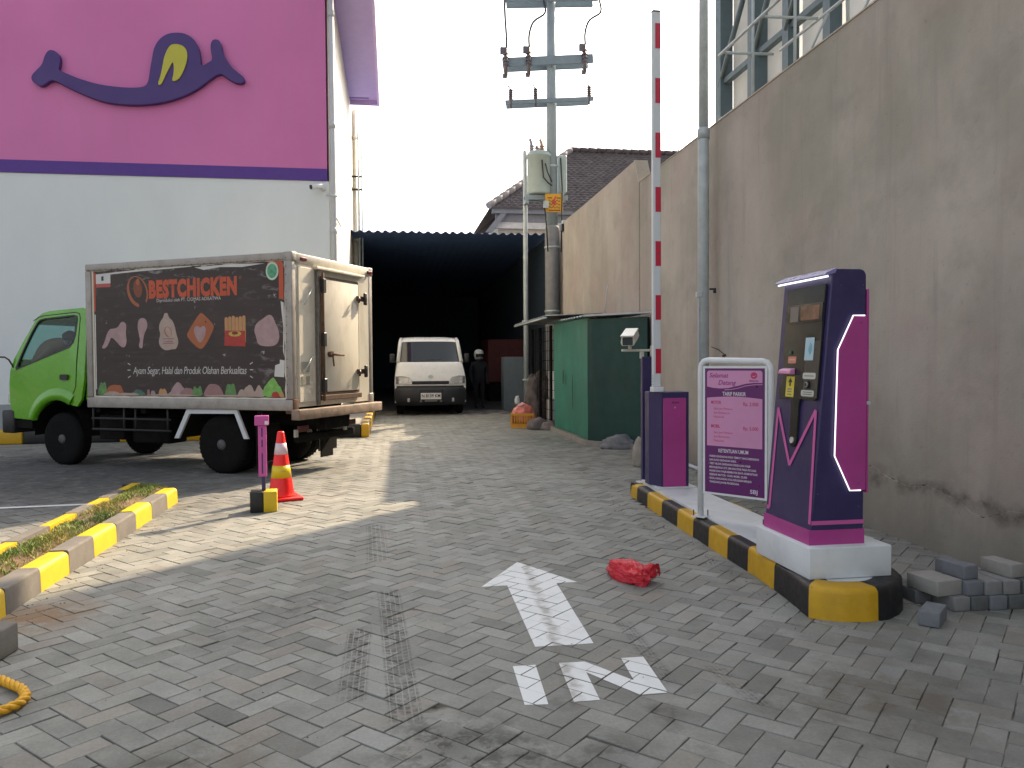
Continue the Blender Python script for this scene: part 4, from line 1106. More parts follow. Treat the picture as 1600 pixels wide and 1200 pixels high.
text('BESTCHICKEN', (2.265, E0 + 0.001, 2.335), (-1, 0, 0), (0, 0, 1), 0.212, ORG, tk, 1.43, bold=0.062, space=1.12)
text('®', (0.80, E0 + 0.001, 2.52), (-1, 0, 0), (0, 0, 1), 0.04, ORD, tk, 0.04)
text('Diproduksi oleh PT. CIOMAS ADISATWA', (2.135, E0 + 0.001, 2.268), (-1, 0, 0), (0, 0, 1), 0.044, TXW, tk, 1.045)
text('Ayam Segar, Halal dan Produk Olahan Berkualitas', (2.565, E0 + 0.001, 1.312), (-1, 0, 0), (0, 0, 1), 0.098, TXW, tk, 1.86, bold=0.0, shear=0.22, space=0.92)
for sx, x0 in ((1, 2.60), (-1, 0.665)):
    for a_, z in ((28, 1.435), (0, 1.365), (-28, 1.285)):
        dx, dz = 0.05 * math.cos(R(a_)) * sx, 0.05 * math.sin(R(a_))
        side([(x0 + sx * 0.01, z - 0.006), (x0 + sx * 0.01, z + 0.006), (x0 + sx * 0.01 + dx, z + dz + 0.006), (x0 + sx * 0.01 + dx, z + dz - 0.006)], TXW, E0, 'print_tick')
# ring logo
def ell(cx, cz, a, c, rot, n=28, a0=0, a1=360):
    out = []
    for k in range(n + 1):
        th = R(a0 + (a1 - a0) * k / n); x, z = a * math.cos(th), c * math.sin(th)
        out.append((cx + x * math.cos(rot) - z * math.sin(rot), cz + x * math.sin(rot) + z * math.cos(rot)))
    return out
mb = MB(); o_ = ell(2.46, 2.42, 0.17, 0.22, R(-28), 28, -60, 250); i_ = ell(2.455, 2.435, 0.135, 0.195, R(-28), 28, -60, 250)
for k in range(28): mb.prism([o_[k], o_[k + 1], i_[k + 1], i_[k]], tfn, E0, E0 + 0.0008)
mb.build('ring_logo', ORD, tk)
side(ell(2.455, 2.46, 0.075, 0.12, R(-10))[:-1], M('print logo brown', (0.20, 0.05, 0.02), 0.5), E0, 'logo_chick')
side(ell(2.45, 2.55, 0.03, 0.045, 0)[:-1], ORD, E0 + 0.0012, 'logo_comb')
# products: wing, drumstick, wrapped bird, board, sausages, thigh
side(smooth_loop([(3.12, 1.665), (3.04, 1.66), (2.97, 1.75), (2.94, 1.82), (2.86, 1.77), (2.77, 1.68), (2.70, 1.67), (2.66, 1.75), (2.68, 1.86), (2.66, 1.97), (2.70, 2.02), (2.76, 2.02), (2.81, 1.95), (2.88, 1.93), (2.96, 1.93), (3.02, 1.85), (3.06, 1.74)], 2), PKM, E0, 'wing_picture')
side(smooth_loop([(2.43, 1.655), (2.39, 1.66), (2.385, 1.75), (2.36, 1.85), (2.30, 1.94), (2.31, 2.03), (2.37, 2.07), (2.45, 2.05), (2.475, 1.95), (2.45, 1.85), (2.43, 1.76), (2.46, 1.69)], 2), PKM, E0, 'drumstick_picture')
wb = side(smooth_loop([(2.08, 1.66), (1.99, 1.62), (1.90, 1.64), (1.82, 1.64), (1.78, 1.74), (1.82, 1.84), (1.84, 1.94), (1.88, 2.02), (1.94, 2.06), (1.955, 2.12), (2.01, 2.12), (2.03, 2.06), (2.09, 2.0), (2.11, 1.92), (2.08, 1.84), (2.12, 1.74)], 2), CRM, E0, 'wrapped_bird_picture')
mb = MB(); o_ = ell(1.955, 1.87, 0.058, 0.075, R(-28), 16, -60, 250); i_ = ell(1.952, 1.875, 0.044, 0.064, R(-28), 16, -60, 250)
for k in range(16): mb.prism([o_[k], o_[k + 1], i_[k + 1], i_[k]], tfn, E0 + 0.001, E0 + 0.0016)
mb.build('wrapper_logo', ORD, wb)
for z_, w_ in ((1.77, 0.18), (1.735, 0.15), (1.71, 0.18)):
    side([(1.95 - w_ / 2, z_), (1.95 + w_ / 2, z_), (1.95 + w_ / 2, z_ + 0.016), (1.95 - w_ / 2, z_ + 0.016)], PKD, E0 + 0.001, 'wrapper_print', wb)
bo_ = side(smooth_loop([(1.65, 1.80), (1.48, 1.65), (1.38, 1.63), (1.20, 1.90), (1.22, 1.96), (1.38, 2.10), (1.43, 2.11), (1.63, 1.86)], 2), ORD, E0, 'board_picture')
side(smooth_loop([(1.43, 1.70), (1.36, 1.79), (1.33, 1.88), (1.355, 1.935), (1.39, 1.935), (1.425, 1.91), (1.46, 1.94), (1.51, 1.935), (1.53, 1.88), (1.50, 1.79)], 2), PKM, E0 + 0.001, 'heart_picture', bo_)
side(ell(1.335, 1.99, 0.012, 0.012, 0, 10)[:-1], DARK, E0 + 0.001, 'board_hole', bo_)
for k in range(6):
    x = 1.035 - k * 0.055
    side(rrect(x - 0.050, x, 1.70, 2.04 + 0.008 * (k % 3), 0.024), TAN, E0 + 0.0001 * k, 'sausage_picture')
sl_ = side([(1.045, 1.675), (0.715, 1.66), (0.72, 1.86), (1.03, 1.87)], PRED, E0 + 0.0012, 'sausage_label')
side(ell(0.875, 1.825, 0.10, 0.035, 0, 16)[:-1], PYEL, E0 + 0.0022, 'label_badge', sl_)
side(ell(0.875, 1.835, 0.05, 0.022, 0, 12)[:-1], M('print maroon', (0.2, 0.02, 0.02), 0.5), E0 + 0.0032, 'label_badge_centre', sl_)
side(smooth_loop([(0.53, 1.68), (0.40, 1.655), (0.26, 1.665), (0.20, 1.74), (0.21, 1.86), (0.26, 1.95), (0.30, 2.04), (0.36, 2.06), (0.44, 2.01), (0.55, 1.95), (0.585, 1.86), (0.55, 1.78)], 2), PKM, E0, 'thigh_picture')
# food along the lower edge
frr = random.Random(21)
def lump(x0, x1, h, mat, seed):
    P = [(x0, VZ0 + 0.008), (x1, VZ0 + 0.008)]
    n = 9
    for k in range(1, n):
        f = k / n
        P.append((x1 + (x0 - x1) * f, VZ0 + 0.008 + h * (math.sin(math.pi * f) ** 0.55) * (0.75 + 0.35 * noise.noise((seed, f * 3, 0)) + 0.1 * frr.random())))
    side(smooth_loop(P, 1), mat, E0 + 0.0001 * seed, 'food_picture')
lay = [(3.02, 3.20, 0.24, PGRN), (2.72, 3.06, 0.20, ORD), (2.78, 3.1, 0.07, CRM), (2.35, 2.62, 0.10, M('print teal', (0.06, 0.14, 0.10), 0.5, var=0.3, scale=15)), (2.28, 2.33, 0.12, PKD), (2.18, 2.27, 0.09, PKM), (1.98, 2.14, 0.13, TAN), (1.86, 1.99, 0.06, CRM), (1.66, 1.95, 0.21, PKM), (1.50, 1.80, 0.14, PKD), (1.40, 1.58, 0.17, PGRN), (1.06, 1.40, 0.21, PKD), (0.86, 1.05, 0.23, PGRN), (0.60, 0.86, 0.13, CRM), (0.55, 0.78, 0.18, CRM), (0.42, 0.62, 0.15, CRM), (0.15, 0.48, 0.26, PGR2), (0.20, 0.34, 0.09, PRED), (0.14, 0.21, 0.08, TAN), (2.45, 2.85, 0.05, CRM), (1.45, 2.4, 0.035, CRM), (0.5, 1.45, 0.03, CRM)]
for i_, (x0, x1, h, m_) in enumerate(lay): lump(x0, x1, h, m_, i_ + 1)
# stickers and torn patches
side([(3.19, 2.55), (2.93, 2.55), (2.93, 2.68), (3.19, 2.68)], STK, E0 + 0.0004, 'sticker'); side([(3.19, 2.50), (2.93, 2.50), (2.93, 2.55), (3.19, 2.55)], M('print sticker red', (0.42, 0.08, 0.07), 0.5), E0 + 0.0006, 'sticker_band')
side([(3.09, 2.59), (3.05, 2.59), (3.05, 2.65), (3.09, 2.65)], DARK, E0 + 0.0016, 'sticker_mark')
side([(3.235, 2.16), (3.205, 2.18), (3.20, 2.70), (3.235, 2.72)], ORG, E0 + 0.0002, 'orange_edge'); side([(0.13, 2.25), (0.20, 2.25), (0.195, 2.66), (0.13, 2.66)], ORG, E0 + 0.0002, 'orange_edge'); side([(0.14, 2.655), (0.36, 2.66), (0.36, 2.72), (0.14, 2.715)], ORG, E0 + 0.0006, 'orange_edge')
hs = side(ell(0.295, 2.60, 0.095, 0.115, 0, 24)[:-1], M('halal pale green', (0.45, 0.58, 0.47), 0.5), E0 + 0.0014, 'round_sticker')
side(ell(0.295, 2.60, 0.072, 0.088, 0, 24)[:-1], M('halal green', (0.08, 0.30, 0.17), 0.5, var=0.4, scale=22), E0 + 0.0024, 'round_sticker_centre', hs)
side([(0.285, 1.28), (0.14, 1.27), (0.125, 1.48), (0.20, 1.49), (0.20, 1.44), (0.27, 1.42)], STK, E0 + 0.001, 'torn_patch')
side([(0.175, 2.22), (0.13, 2.2), (0.13, 1.52), (0.15, 1.6), (0.14, 1.9), (0.16, 2.05)], STK, E0 + 0.0012, 'torn_patch')
side([(3.20, 2.68), (2.4, 2.715), (1.55, 2.725), (1.55, 2.712), (2.4, 2.69), (3.1, 2.665)], STK, E0 + 0.0012, 'torn_patch')
side([(3.225, 2.14), (3.205, 2.12), (3.21, 1.1), (3.225, 1.1)], STK, E0 + 0.0014, 'torn_patch')
side([(1.5, 2.70), (0.9, 2.716), (0.4, 2.70), (0.75, 2.67), (1.1, 2.685), (1.35, 2.66)], STK, E0 + 0.0016, 'torn_patch')

# ---- rear face (x = 0 plane, looking along +x; w runs away from the viewer)
def rb_(name, m, w0, w1, z0, z1, e0, e1, bev=0.0, parent=tk):
    return tb_(name, m, -e1, -e0, -w1, -w0, z0, z1, bev, parent)
tb_('rear_panel', BOXW, 0.004, 0.03, -BWD + 0.1, -0.1, BZ0 + 0.02, BZ1 - 0.12)
dr = rb_('rear_door', BOXW, 0.64, 1.52, 1.06, 2.55, 0.0, 0.035, 0.012)
for (w0, w1, z0, z1) in ((0.615, 0.64, 1.03, 2.58), (1.52, 1.545, 1.03, 2.58), (0.64, 1.52, 2.552, 2.585), (0.64, 1.52, 1.025, 1.058)):
    rb_('door_seal', M('grimy seal', (0.13, 0.095, 0.07), 0.8, var=0.3), w0, w1, z0, z1, -0.003, 0.022)
rb_('door_rain_strip', BOXW, 0.46, 1.66, 2.655, 2.69, -0.01, 0.07, 0.006)
rb_('rear_left_panel', BOXW, 0.13, 0.47, 0.95, 2.66, -0.003, 0.012, 0.004)
rb_('lock_rail', M('worn rail', (0.20, 0.185, 0.165), 0.5, metal=0.4, var=0.3, scale=20), 0.50, 0.535, 0.90, 2.64, 0.0, 0.05, 0.006)
mb = MB(); mb.tube([(-0.075, -0.575, 0.95), (-0.075, -0.575, 2.62)], 0.018, 8); mb.build('lock_bar', RUST, tk)
for z in (2.45, 1.75, 1.15):
    rb_('bar_clamp', DARK, 0.545, 0.61, z - 0.09, z + 0.09, 0.05, 0.105, 0.006)
for z in (2.35, 1.32):
    rb_('hinge', RUST, 1.46, 1.72, z - 0.035, z + 0.035, 0.036, 0.065, 0.004)
    rb_('hinge_pin', DARK, 1.60, 1.66, z - 0.085, z + 0.085, 0.066, 0.10, 0.01)
    mb = MB(); mb.tube([(-0.08, -1.46, z + 0.02), (-0.10, -1.44, z - 0.02), (-0.08, -1.46, z - 0.06)], 0.015, 6); mb.build('hinge_hook', DARK, tk)
mb = MB(); mb.tube([(-0.05, -0.74, 1.55), (-0.09, -0.76, 1.56), (-0.10, -1.02, 1.55)], 0.017, 8); mb.tube([(-0.036, -0.76, 1.56), (-0.09, -0.76, 1.56)], 0.04, 10); mb.tube([(-0.08, -0.78, 1.54), (-0.085, -0.80, 1.40)], 0.012, 6)
mb.build('door_handle', RUST, dr)
for z in (2.40, 1.55):
    mb = MB(); mb.tube([(-0.03, -0.40, z), (-0.05, -0.18, z - 0.22)], 0.008, 6); mb.build('stay_wire', STEEL, tk)
rb_('door_sill', RUST, 0.55, 1.56, 0.955, 1.02, 0.0, 0.055, 0.006)
for w in (0.16, 1.80):
    rb_('marker_lamp', M('dark red lens', (0.12, 0.01, 0.02), 0.25), w, w + 0.12, 2.735, 2.775, 0.013, 0.04, 0.006)
rb_('reflector', M('pale reflector', (0.30, 0.29, 0.24), 0.4), 0.17, 0.34, 1.33, 1.46, 0.0125, 0.02); rb_('reflector', M('pale reflector', (0, 0, 0)), 0.17, 0.34, 1.17, 1.28, 0.0125, 0.02)
# bumper beam and rear underside
tb_('rear_bumper', M('weathered beam', (0.24, 0.18, 0.135), 0.7, var=0.25, scale=8, dirt=0.6, dcol=(0.08, 0.055, 0.04), dscale=5, bump=0.3), -0.10, 0.02, -2.06, 0.02, 0.735, 0.865, 0.012)
tb_('tail_bar', CHAS, 0.12, 0.2, -1.65, -0.28, 0.42, 0.52, 0.01)
tb_('tail_step', CHAS, 0.0, 0.5, -1.30, -0.70, 0.56, 0.73, 0.01)
for y in (-0.36, -1.52):
    tb_('tail_lamp', M('grimy lamp', (0.10, 0.03, 0.025), 0.35, var=0.3), 0.10, 0.118, y - 0.12, y + 0.12, 0.56, 0.64, 0.006)
    tb_('tail_lamp', M('grimy white lamp', (0.4, 0.38, 0.35), 0.3), 0.09, 0.118, y + 0.13, y + 0.20, 0.50, 0.60, 0.006)
# chassis
for y in (-0.62, -1.35):
    tb_('chassis_rail', CHAS, 0.05, 4.9, y - 0.04, y + 0.04, 0.62, 0.80)
for x in (0.5, 1.5, 2.4, 3.2):
    tb_('cross_member', CHAS, x, x + 0.08, -1.9, -0.05, 0.78, 0.855)
tb_('fuel_tank', CHAS, 2.1, 2.75, -0.5, -0.16, 0.36, 0.72, 0.03)
tb_('battery_box', CHAS, 2.85, 3.3, -0.45, -0.12, 0.40, 0.74, 0.02)
tb_('far_tank', CHAS, 2.0, 3.0, -1.85, -1.5, 0.36, 0.72, 0.03)
tb_('gearbox', CHAS, 2.7, 4.7, -1.25, -0.72, 0.40, 0.75, 0.04)
mb = MB(); mb.tube([(1.19, -0.3, 0.42), (1.19, -1.65, 0.42)], 0.07, 10); mb.tube([(1.19, -0.97, 0.27), (1.19, -0.97, 0.57)], 0.17, 12); mb.build('rear_axle', CHAS, tk)
for z in (0.55, 0.70):
    mb = MB(); mb.tube([(1.95, -0.03, z), (3.32, -0.03, z)], 0.016, 8); mb.build('side_guard_bar', M('dull guard bar', (0.02, 0.02, 0.02), 0.7), tk)
for x in (2.0, 2.55, 2.75, 3.3):
    mb = MB(); mb.tube([(x, -0.03, 0.54), (x, -0.03, 0.85)], 0.014, 6); mb.build('side_guard_post', M('dull guard bar', (0, 0, 0)), tk)
# wheels
def wheel(parent, x, y, r, w, dual=False, hubc=(0.10, 0.10, 0.10), out=1):
    wh = bpy.data.objects.new('wheel', None); COL.objects.link(wh); wh.parent = parent; wh.location = (x, y, r)
    mt = Matrix.Rotation(R(-90 * out), 4, 'X')
    for k in range(2 if dual else 1):
        z0 = -k * (w + 0.05)
        pr_ = [(r * 0.52, z0), (r * 0.60, z0 + 0.004), (r * 0.86, z0 + 0.006), (r * 0.95, z0 - 0.012), (r * 0.995, z0 - 0.035), (r, z0 - 0.06), (r, z0 - w + 0.06), (r * 0.995, z0 - w + 0.035), (r * 0.95, z0 - w + 0.012), (r * 0.86, z0 - w), (r * 0.52, z0 - w)]
        mb = MB(); mb.lathe(pr_, 36, mt)
        n_ = 40
        for q in range(n_):
            a_ = 2 * math.pi * q / n_
            mm = mt @ Matrix.Rotation(a_, 4, 'Z') @ Matrix.Translation((r - 0.002, 0, z0 - w / 2))
            mb.box(-0.006, 0.009, -0.018, 0.012, -w / 2 + 0.035, w / 2 - 0.035, 0, mm)
        mb.build('tyre', RUBBER, wh)
    hm_ = M('grimy wheel rim', hubc, 0.6, metal=0.3, var=0.3, scale=12, dirt=0.5, dcol=(0.03, 0.028, 0.025), dscale=6)
    mb = MB(); mb.lathe([(r * 0.53, -0.012), (r * 0.50, -0.03), (r * 0.46, -0.09 if dual else -0.05), (r * 0.2, -0.075 if dual else -0.04), (r * 0.18, 0.0), (r * 0.12, 0.02), (0.01, 0.02)], 28, mt); mb.build('rim', hm_, wh)
    mb = MB()
    for q in range(6):
        a_ = 2 * math.pi * q / 6; p = Vector((r * 0.31 * math.cos(a_), r * 0.31 * math.sin(a_), -0.08)); p2 = p + Vector((0, 0, 0.045))
        mb.tube([mt @ p, mt @ p2], 0.013, 6)
    mb.build('wheel_nuts', hm_, wh)
    return wh
wheel(tk, 1.19, -0.10, 0.385, 0.20, True); wheel(tk, 1.19, -1.87, 0.385, 0.20, True, out=-1)
wheel(tk, 4.05, -0.16, 0.375, 0.20); wheel(tk, 4.05, -1.80, 0.375, 0.20, out=-1)
# white rear fender outline
ft = [(1.88, 0.46), (1.67, 0.845), (0.87, 0.858), (0.70, 0.48)]
fi = [(1.81, 0.46), (1.625, 0.79), (0.905, 0.80), (0.765, 0.48)]
mb = MB()
for k in range(3): mb.prism([ft[k], ft[k + 1], fi[k + 1], fi[k]], tfn, -0.045, -0.012)
mb.build('white_wheel_frame', M('white fender paint', (0.56, 0.58, 0.60), 0.5, var=0.06, dirt=0.3, dcol=(0.3, 0.29, 0.27), dscale=6), tk)
mb = MB()
for k in range(3): mb.prism([fi[k], fi[k + 1], (fi[k + 1][0], fi[k + 1][1] + 0.01), (fi[k][0] + 0.01, fi[k][1] + 0.01)], tfn, -0.60, -0.05)
mb.build('rear_mudguard', CHAS, tk)
tb_('mudflap', RUBBER, 0.345, 0.36, -1.42, -1.12, 0.13, 0.64); tb_('mudflap', RUBBER, 0.60, 0.615, -1.92, -1.45, 0.17, 0.66); tb_('mudflap', RUBBER, 0.60, 0.615, -0.55, -0.06, 0.17, 0.66)
# ---- cab
GLASS, t, b = new_mat('clear cab glass')
GLASS.node_tree.nodes.remove(b)
tr = t.n('ShaderNodeBsdfTransparent'); tr.inputs[0].default_value = (0.62, 0.80, 0.78, 1); gl = t.n('ShaderNodeBsdfGlossy'); gl.inputs['Roughness'].default_value = 0.02
mx = t.n('ShaderNodeMixShader'); mx.inputs[0].default_value = 0.05
t.l(tr.outputs[0], mx.inputs[1]); t.l(gl.outputs[0], mx.inputs[2]); t.l(mx.outputs[0], GLASS.node_tree.nodes['Material Output'].inputs['Surface'])
GRN = M('lime green cab paint', (0.105, 0.36, 0.005), 0.25, var=0.06, scale=2, coat=0.5, dirt=0.12, dcol=(0.09, 0.22, 0.03), dscale=3)
CY0, CY1 = -0.12, -1.85
def cyo(z): return max(0.0, z - 1.30) * 0.10
out_ = [(3.62, 0.94), (3.565, 1.20), (3.56, 2.16), (3.58, 2.22), (3.66, 2.245), (4.30, 2.215), (4.44, 2.185), (4.53, 2.13), (4.62, 2.02), (4.80, 1.76), (4.94, 1.54), (5.0, 1.36), (5.02, 1.15), (5.01, 0.92), (4.975, 0.66), (4.60, 0.64)] + [(4.07 + 0.50 * math.cos(R(a)), 0.43 + 0.51 * math.sin(R(a))) for a in (28, 45, 62, 80, 98, 114)] + [(3.80, 0.86), (3.70, 0.845)]
win = [(4.515, 2.06), (4.47, 2.095), (4.38, 2.11), (3.83, 2.145), (3.77, 2.13), (3.755, 2.08), (3.775, 1.86), (3.81, 1.76), (3.88, 1.69), (4.86, 1.385), (4.875, 1.42), (4.76, 1.66), (4.62, 1.91)]
def cab_side(y_out, sgn, name):
    bm = bmesh.new()
    def loop(P):
        vv = [bm.verts.new((x, 0, z)) for x, z in P]
        return [bm.edges.new((vv[i], vv[(i + 1) % len(vv)])) for i in range(len(vv))]
    ed = loop(out_) + loop(win)
    r = bmesh.ops.triangle_fill(bm, use_beauty=True, edges=ed)
    # drop fill inside the window
    def inside(p, P):
        c = False
        for i in range(len(P)):
            (x1, z1), (x2, z2) = P[i], P[i - 1]
            if (z1 > p.z) != (z2 > p.z) and p.x < (x2 - x1) * (p.z - z1) / (z2 - z1) + x1: c = not c
        return c
    kill = [f for f in bm.faces if inside(f.calc_center_median(), win)]
    bmesh.ops.delete(bm, geom=kill, context='FACES')
    g_ = bmesh.ops.extrude_face_region(bm, geom=bm.faces[:])
    for v in [e for e in g_['geom'] if isinstance(e, bmesh.types.BMVert)]: v.co.y -= 0.05 * sgn
    for v in bm.verts: v.co.y = v.co.y + y_out - sgn * cyo(v.co.z)
    mb = MB(); mb.bm(bm); o = mb.build(name, GRN, tk)
    return soften(o, 0.012, 2, 40)
dn = cab_side(CY0, 1, 'near_door_side'); cab_side(CY1, -1, 'far_door_side')
# roof, rear wall, front
def strip(path, name, mat, thick=0.03, ya=CY0, yb=CY1, ins=0.0):
    mb = MB(); n = len(path)
    for k in range(n - 1):
        a, c = path[k], path[k + 1]
        d = Vector((c[0] - a[0], c[1] - a[1])).normalized(); nx, nz = d.y * thick, -d.x * thick
        q = [(a[0], a[1]), (c[0], c[1]), (c[0] + nx, c[1] + nz), (a[0] + nx, a[1] + nz)]
        vs_ = [(x, ya - cyo(z) - ins, z) for x, z in q] + [(x, yb + cyo(z) + ins, z) for x, z in q]
        mb.add(vs_, [(0, 1, 2, 3), (7, 6, 5, 4), (0, 4, 5, 1), (1, 5, 6, 2), (2, 6, 7, 3), (3, 7, 4, 0)])
    return mb.build(name, mat, tk)
strip([(3.575, 2.225), (3.66, 2.252), (4.30, 2.222), (4.44, 2.192), (4.53, 2.138), (4.60, 2.05)], 'cab_roof', GRN, 0.03, ins=0.004)
strip([(3.565, 0.95), (3.562, 1.6)], 'cab_rear', GRN, 0.03, ins=0.06)
strip([(3.562, 2.08), (3.575, 2.222)], 'cab_rear_top', GRN, 0.03, ins=0.06)
for yy in ((CY0 - 0.07, CY0 - 0.45), (CY1 + 0.45, CY1 + 0.07)):
    tb_('cab_rear_post', GRN, 3.56, 3.59, min(yy), max(yy), 1.6, 2.1)
strip([(4.945, 1.53), (5.005, 1.36), (5.025, 1.15), (5.015, 0.92), (4.98, 0.66)], 'cab_front', GRN, 0.03, ins=0.004)
strip([(4.60, 2.05), (4.945, 1.53)], 'windscreen', GLASS, 0.008, ins=0.07)
tb_('cab_floor', CHAS, 3.6, 4.98, CY1 + 0.06, CY0 - 0.06, 0.95, 1.0)
tb_('dashboard', DARK, 4.58, 4.92, CY1 + 0.08, CY0 - 0.08, 1.0, 1.40, 0.05)
tb_('seat', M('dark seat cloth', (0.03, 0.03, 0.035), 0.9), 3.66, 4.25, CY1 + 0.1, CY0 - 0.1, 1.0, 1.30, 0.06)
mb = MB(); mb.tube([(4.42 + 0.19 * math.cos(R(a)) * 0.5, -1.35 + 0.19 * math.sin(R(a)), 1.56 + 0.19 * math.cos(R(a)) * 0.86) for a in range(0, 360, 15)], 0.014, 8, closed=True); mb.tube([(4.42, -1.35, 1.56), (4.62, -1.35, 1.3)], 0.02, 8); mb.build('steering_wheel', DARK, tk)
def winpoly(e, off):
    cx = sum(p[0] for p in win) / len(win); cz = sum(p[1] for p in win) / len(win)
    return [(cx + (x - cx) * e, cz + (z - cz) * e) for x, z in win]
mb = MB()
wo, wi_ = winpoly(1.035, 0), winpoly(0.965, 0)
for k in range(len(win)):
    k2 = (k + 1) % len(win)
    mb.add([(p[0], CY0 - cyo(p[1]) + 0.003, p[1]) for p in (wo[k], wo[k2], wi_[k2], wi_[k])] + [(p[0], CY0 - cyo(p[1]) - 0.02, p[1]) for p in (wo[k], wo[k2], wi_[k2], wi_[k])], [(0, 1, 2, 3), (0, 4, 5, 1), (3, 2, 6, 7)])
mb.build('window_rubber', DARK, dn)
for yo, sg_ in ((CY0 - 0.022, 1), (CY1 + 0.022, -1)):
    mb = MB(); mb.add([(p[0], yo - sg_ * cyo(p[1]), p[1]) for p in win], [list(range(len(win)))]); mb.build('window_glass', GLASS, tk)
# seams, handle, arch, lights, bumper, mirror
seam = [(4.93, 1.30), (4.985, 1.15), (4.99, 0.95)]
ds = [(4.60, 2.085), (4.50, 2.135), (4.40, 2.155), (3.80, 2.19), (3.715, 2.17), (3.695, 2.10), (3.715, 1.5), (3.72, 1.13), (3.80, 0.98), (3.88, 0.93)]
mb = MB(); mb.tube([(x, CY0 - cyo(z) + 0.0015, z) for x, z in ds], 0.006, 5); mb.build('door_seam', DARK, dn)
mb = MB(); mb.prism(rrect(3.86, 4.01, 1.225, 1.305, 0.025), tfn, CY0 + 0.001, CY0 + 0.014); mb.build('door_handle', DARK, dn)
ar = [(4.07 + rr__ * math.cos(R(a)), 0.43 + rr__ * 1.02 * math.sin(R(a))) for rr__ in (0.50,) for a in range(24, 126, 8)]
ar2 = [(4.07 + 0.64 * math.cos(R(a)), 0.43 + 0.68 * math.sin(R(a))) for a in range(24, 126, 8)]
mb = MB()
n = len(ar)
vs_ = [(x, CY0 + 0.035, z) for x, z in ar] + [(x, CY0 + 0.030, z) for x, z in [((a[0] * .5 + c[0] * .5), (a[1] * .5 + c[1] * .5)) for a, c in zip(ar, ar2)]] + [(x, CY0 + 0.001, z) for x, z in ar2] + [(x, CY0 - 0.10, z) for x, z in ar]
mb.add(vs_, [(i, i + 1, n + i + 1, n + i) for i in range(n - 1)] + [(n + i, n + i + 1, 2 * n + i + 1, 2 * n + i) for i in range(n - 1)] + [(3 * n + i, 3 * n + i + 1, i + 1, i) for i in range(n - 1)], True)
mb.build('wheel_arch', GRN, tk)
mb = MB()
pts = [(4.07 + 0.485 * math.cos(R(a)), 0.42 + 0.49 * math.sin(R(a))) for a in range(0, 181, 12)]
n = len(pts); mb.add([(x, CY0 - 0.02, z) for x, z in pts] + [(x, CY0 - 0.45, z) for x, z in pts], [(i, i + 1, n + i + 1, n + i) for i in range(n - 1)]); mb.build('wheel_well', CHAS, tk)
tb_('front_bumper', DARK, 4.93, 5.17, CY1 - 0.02, CY0 + 0.02, 0.44, 0.78, 0.03)
tb_('under_panel', CHAS, 4.60, 4.96, CY1 + 0.02, CY0 - 0.02, 0.52, 0.64)
tb_('side_marker', M('lamp lens', (0.52, 0.52, 0.42), 0.25), 4.985, 5.06, CY0 - 0.25, CY0 - 0.005, 0.88, 1.02, 0.015)
mb = MB(); mb.tube([(4.94, CY0 - 0.02, 1.40), (4.975, CY0 + 0.03, 1.52), (5.02, CY0 + 0.06, 1.56), (5.35, CY0 + 0.12, 1.565)], 0.012, 8); mb.build('mirror_arm', DARK, tk)
tb_('mirror', DARK, 5.28, 5.33, CY0 + 0.04, CY0 + 0.22, 1.36, 1.76, 0.03)

# ================================================================== PEOPLE
def figure(name, joints, edges, mat, parent, label=None, root=0, sub=2):
    me = bpy.data.meshes.new(name); me.from_pydata([j[:3] for j in joints], edges, [])
    me.materials.append(mat)
    o = bpy.data.objects.new(name, me); COL.objects.link(o)
    if parent is not None: o.parent = parent
    md = o.modifiers.new('skin', 'SKIN'); md.use_smooth_shade = True
    for i, v in enumerate(me.skin_vertices[0].data):
        r = joints[i][3]; v.radius = (r, r); v.use_root = (i == root)
    s_ = o.modifiers.new('sub', 'SUBSURF'); s_.levels = sub; s_.render_levels = sub
    return o
SKIN = M('brown skin', (0.20, 0.11, 0.07), 0.55, var=0.05)
# man resting in the cab, body leaning across the seat with the head by the rear of the window
dm, t, b = new_mat('driver clothes and skin')
ob = t.n('ShaderNodeTexCoord').outputs['Object']
sp = t.n('ShaderNodeSeparateXYZ'); t.l(ob, sp.inputs[0])
t.l(t.mix(t.ramp(sp.outputs[0], 0.045, 0.055), t.mix(t.ramp(sp.outputs[0], 0.80, 0.82), (0.30, 0.20, 0.33), (0.03, 0.03, 0.04)), (0.16, 0.09, 0.06)), b.inputs['Base Color'])
b.inputs['Roughness'].default_value = 0.85
# local frame of the figure: origin at the head, +x towards the windscreen
J = [(0.62, 0, -0.22, 0.155), (0.45, 0, -0.13, 0.15), (0.26, 0, -0.10, 0.145), (0.13, 0, -0.08, 0.10), (0.06, 0, -0.03, 0.06), (0.01, 0, 0.0, 0.085), (-0.02, 0.01, 0.03, 0.08),
     (0.20, 0.13, -0.14, 0.065), (0.40, 0.16, -0.30, 0.05), (0.54, 0.12, -0.36, 0.042), (0.60, 0.08, -0.36, 0.035),
     (0.20, -0.19, -0.16, 0.065), (0.38, -0.27, -0.32, 0.05), (0.55, -0.2, -0.36, 0.042), (0.63, -0.14, -0.36, 0.035),
     (0.62, 0.09, -0.40, 0.095), (0.34, 0.11, -0.50, 0.075), (0.36, 0.11, -0.78, 0.05), (0.62, -0.09, -0.40, 0.095), (0.34, -0.11, -0.50, 0.075), (0.36, -0.11, -0.78, 0.05)]
ED = [(0, 1), (1, 2), (2, 3), (3, 4), (4, 5), (5, 6), (2, 7), (7, 8), (8, 9), (9, 10), (2, 11), (11, 12), (12, 13), (13, 14), (0, 15), (15, 16), (16, 17), (0, 18), (18, 19), (19, 20)]
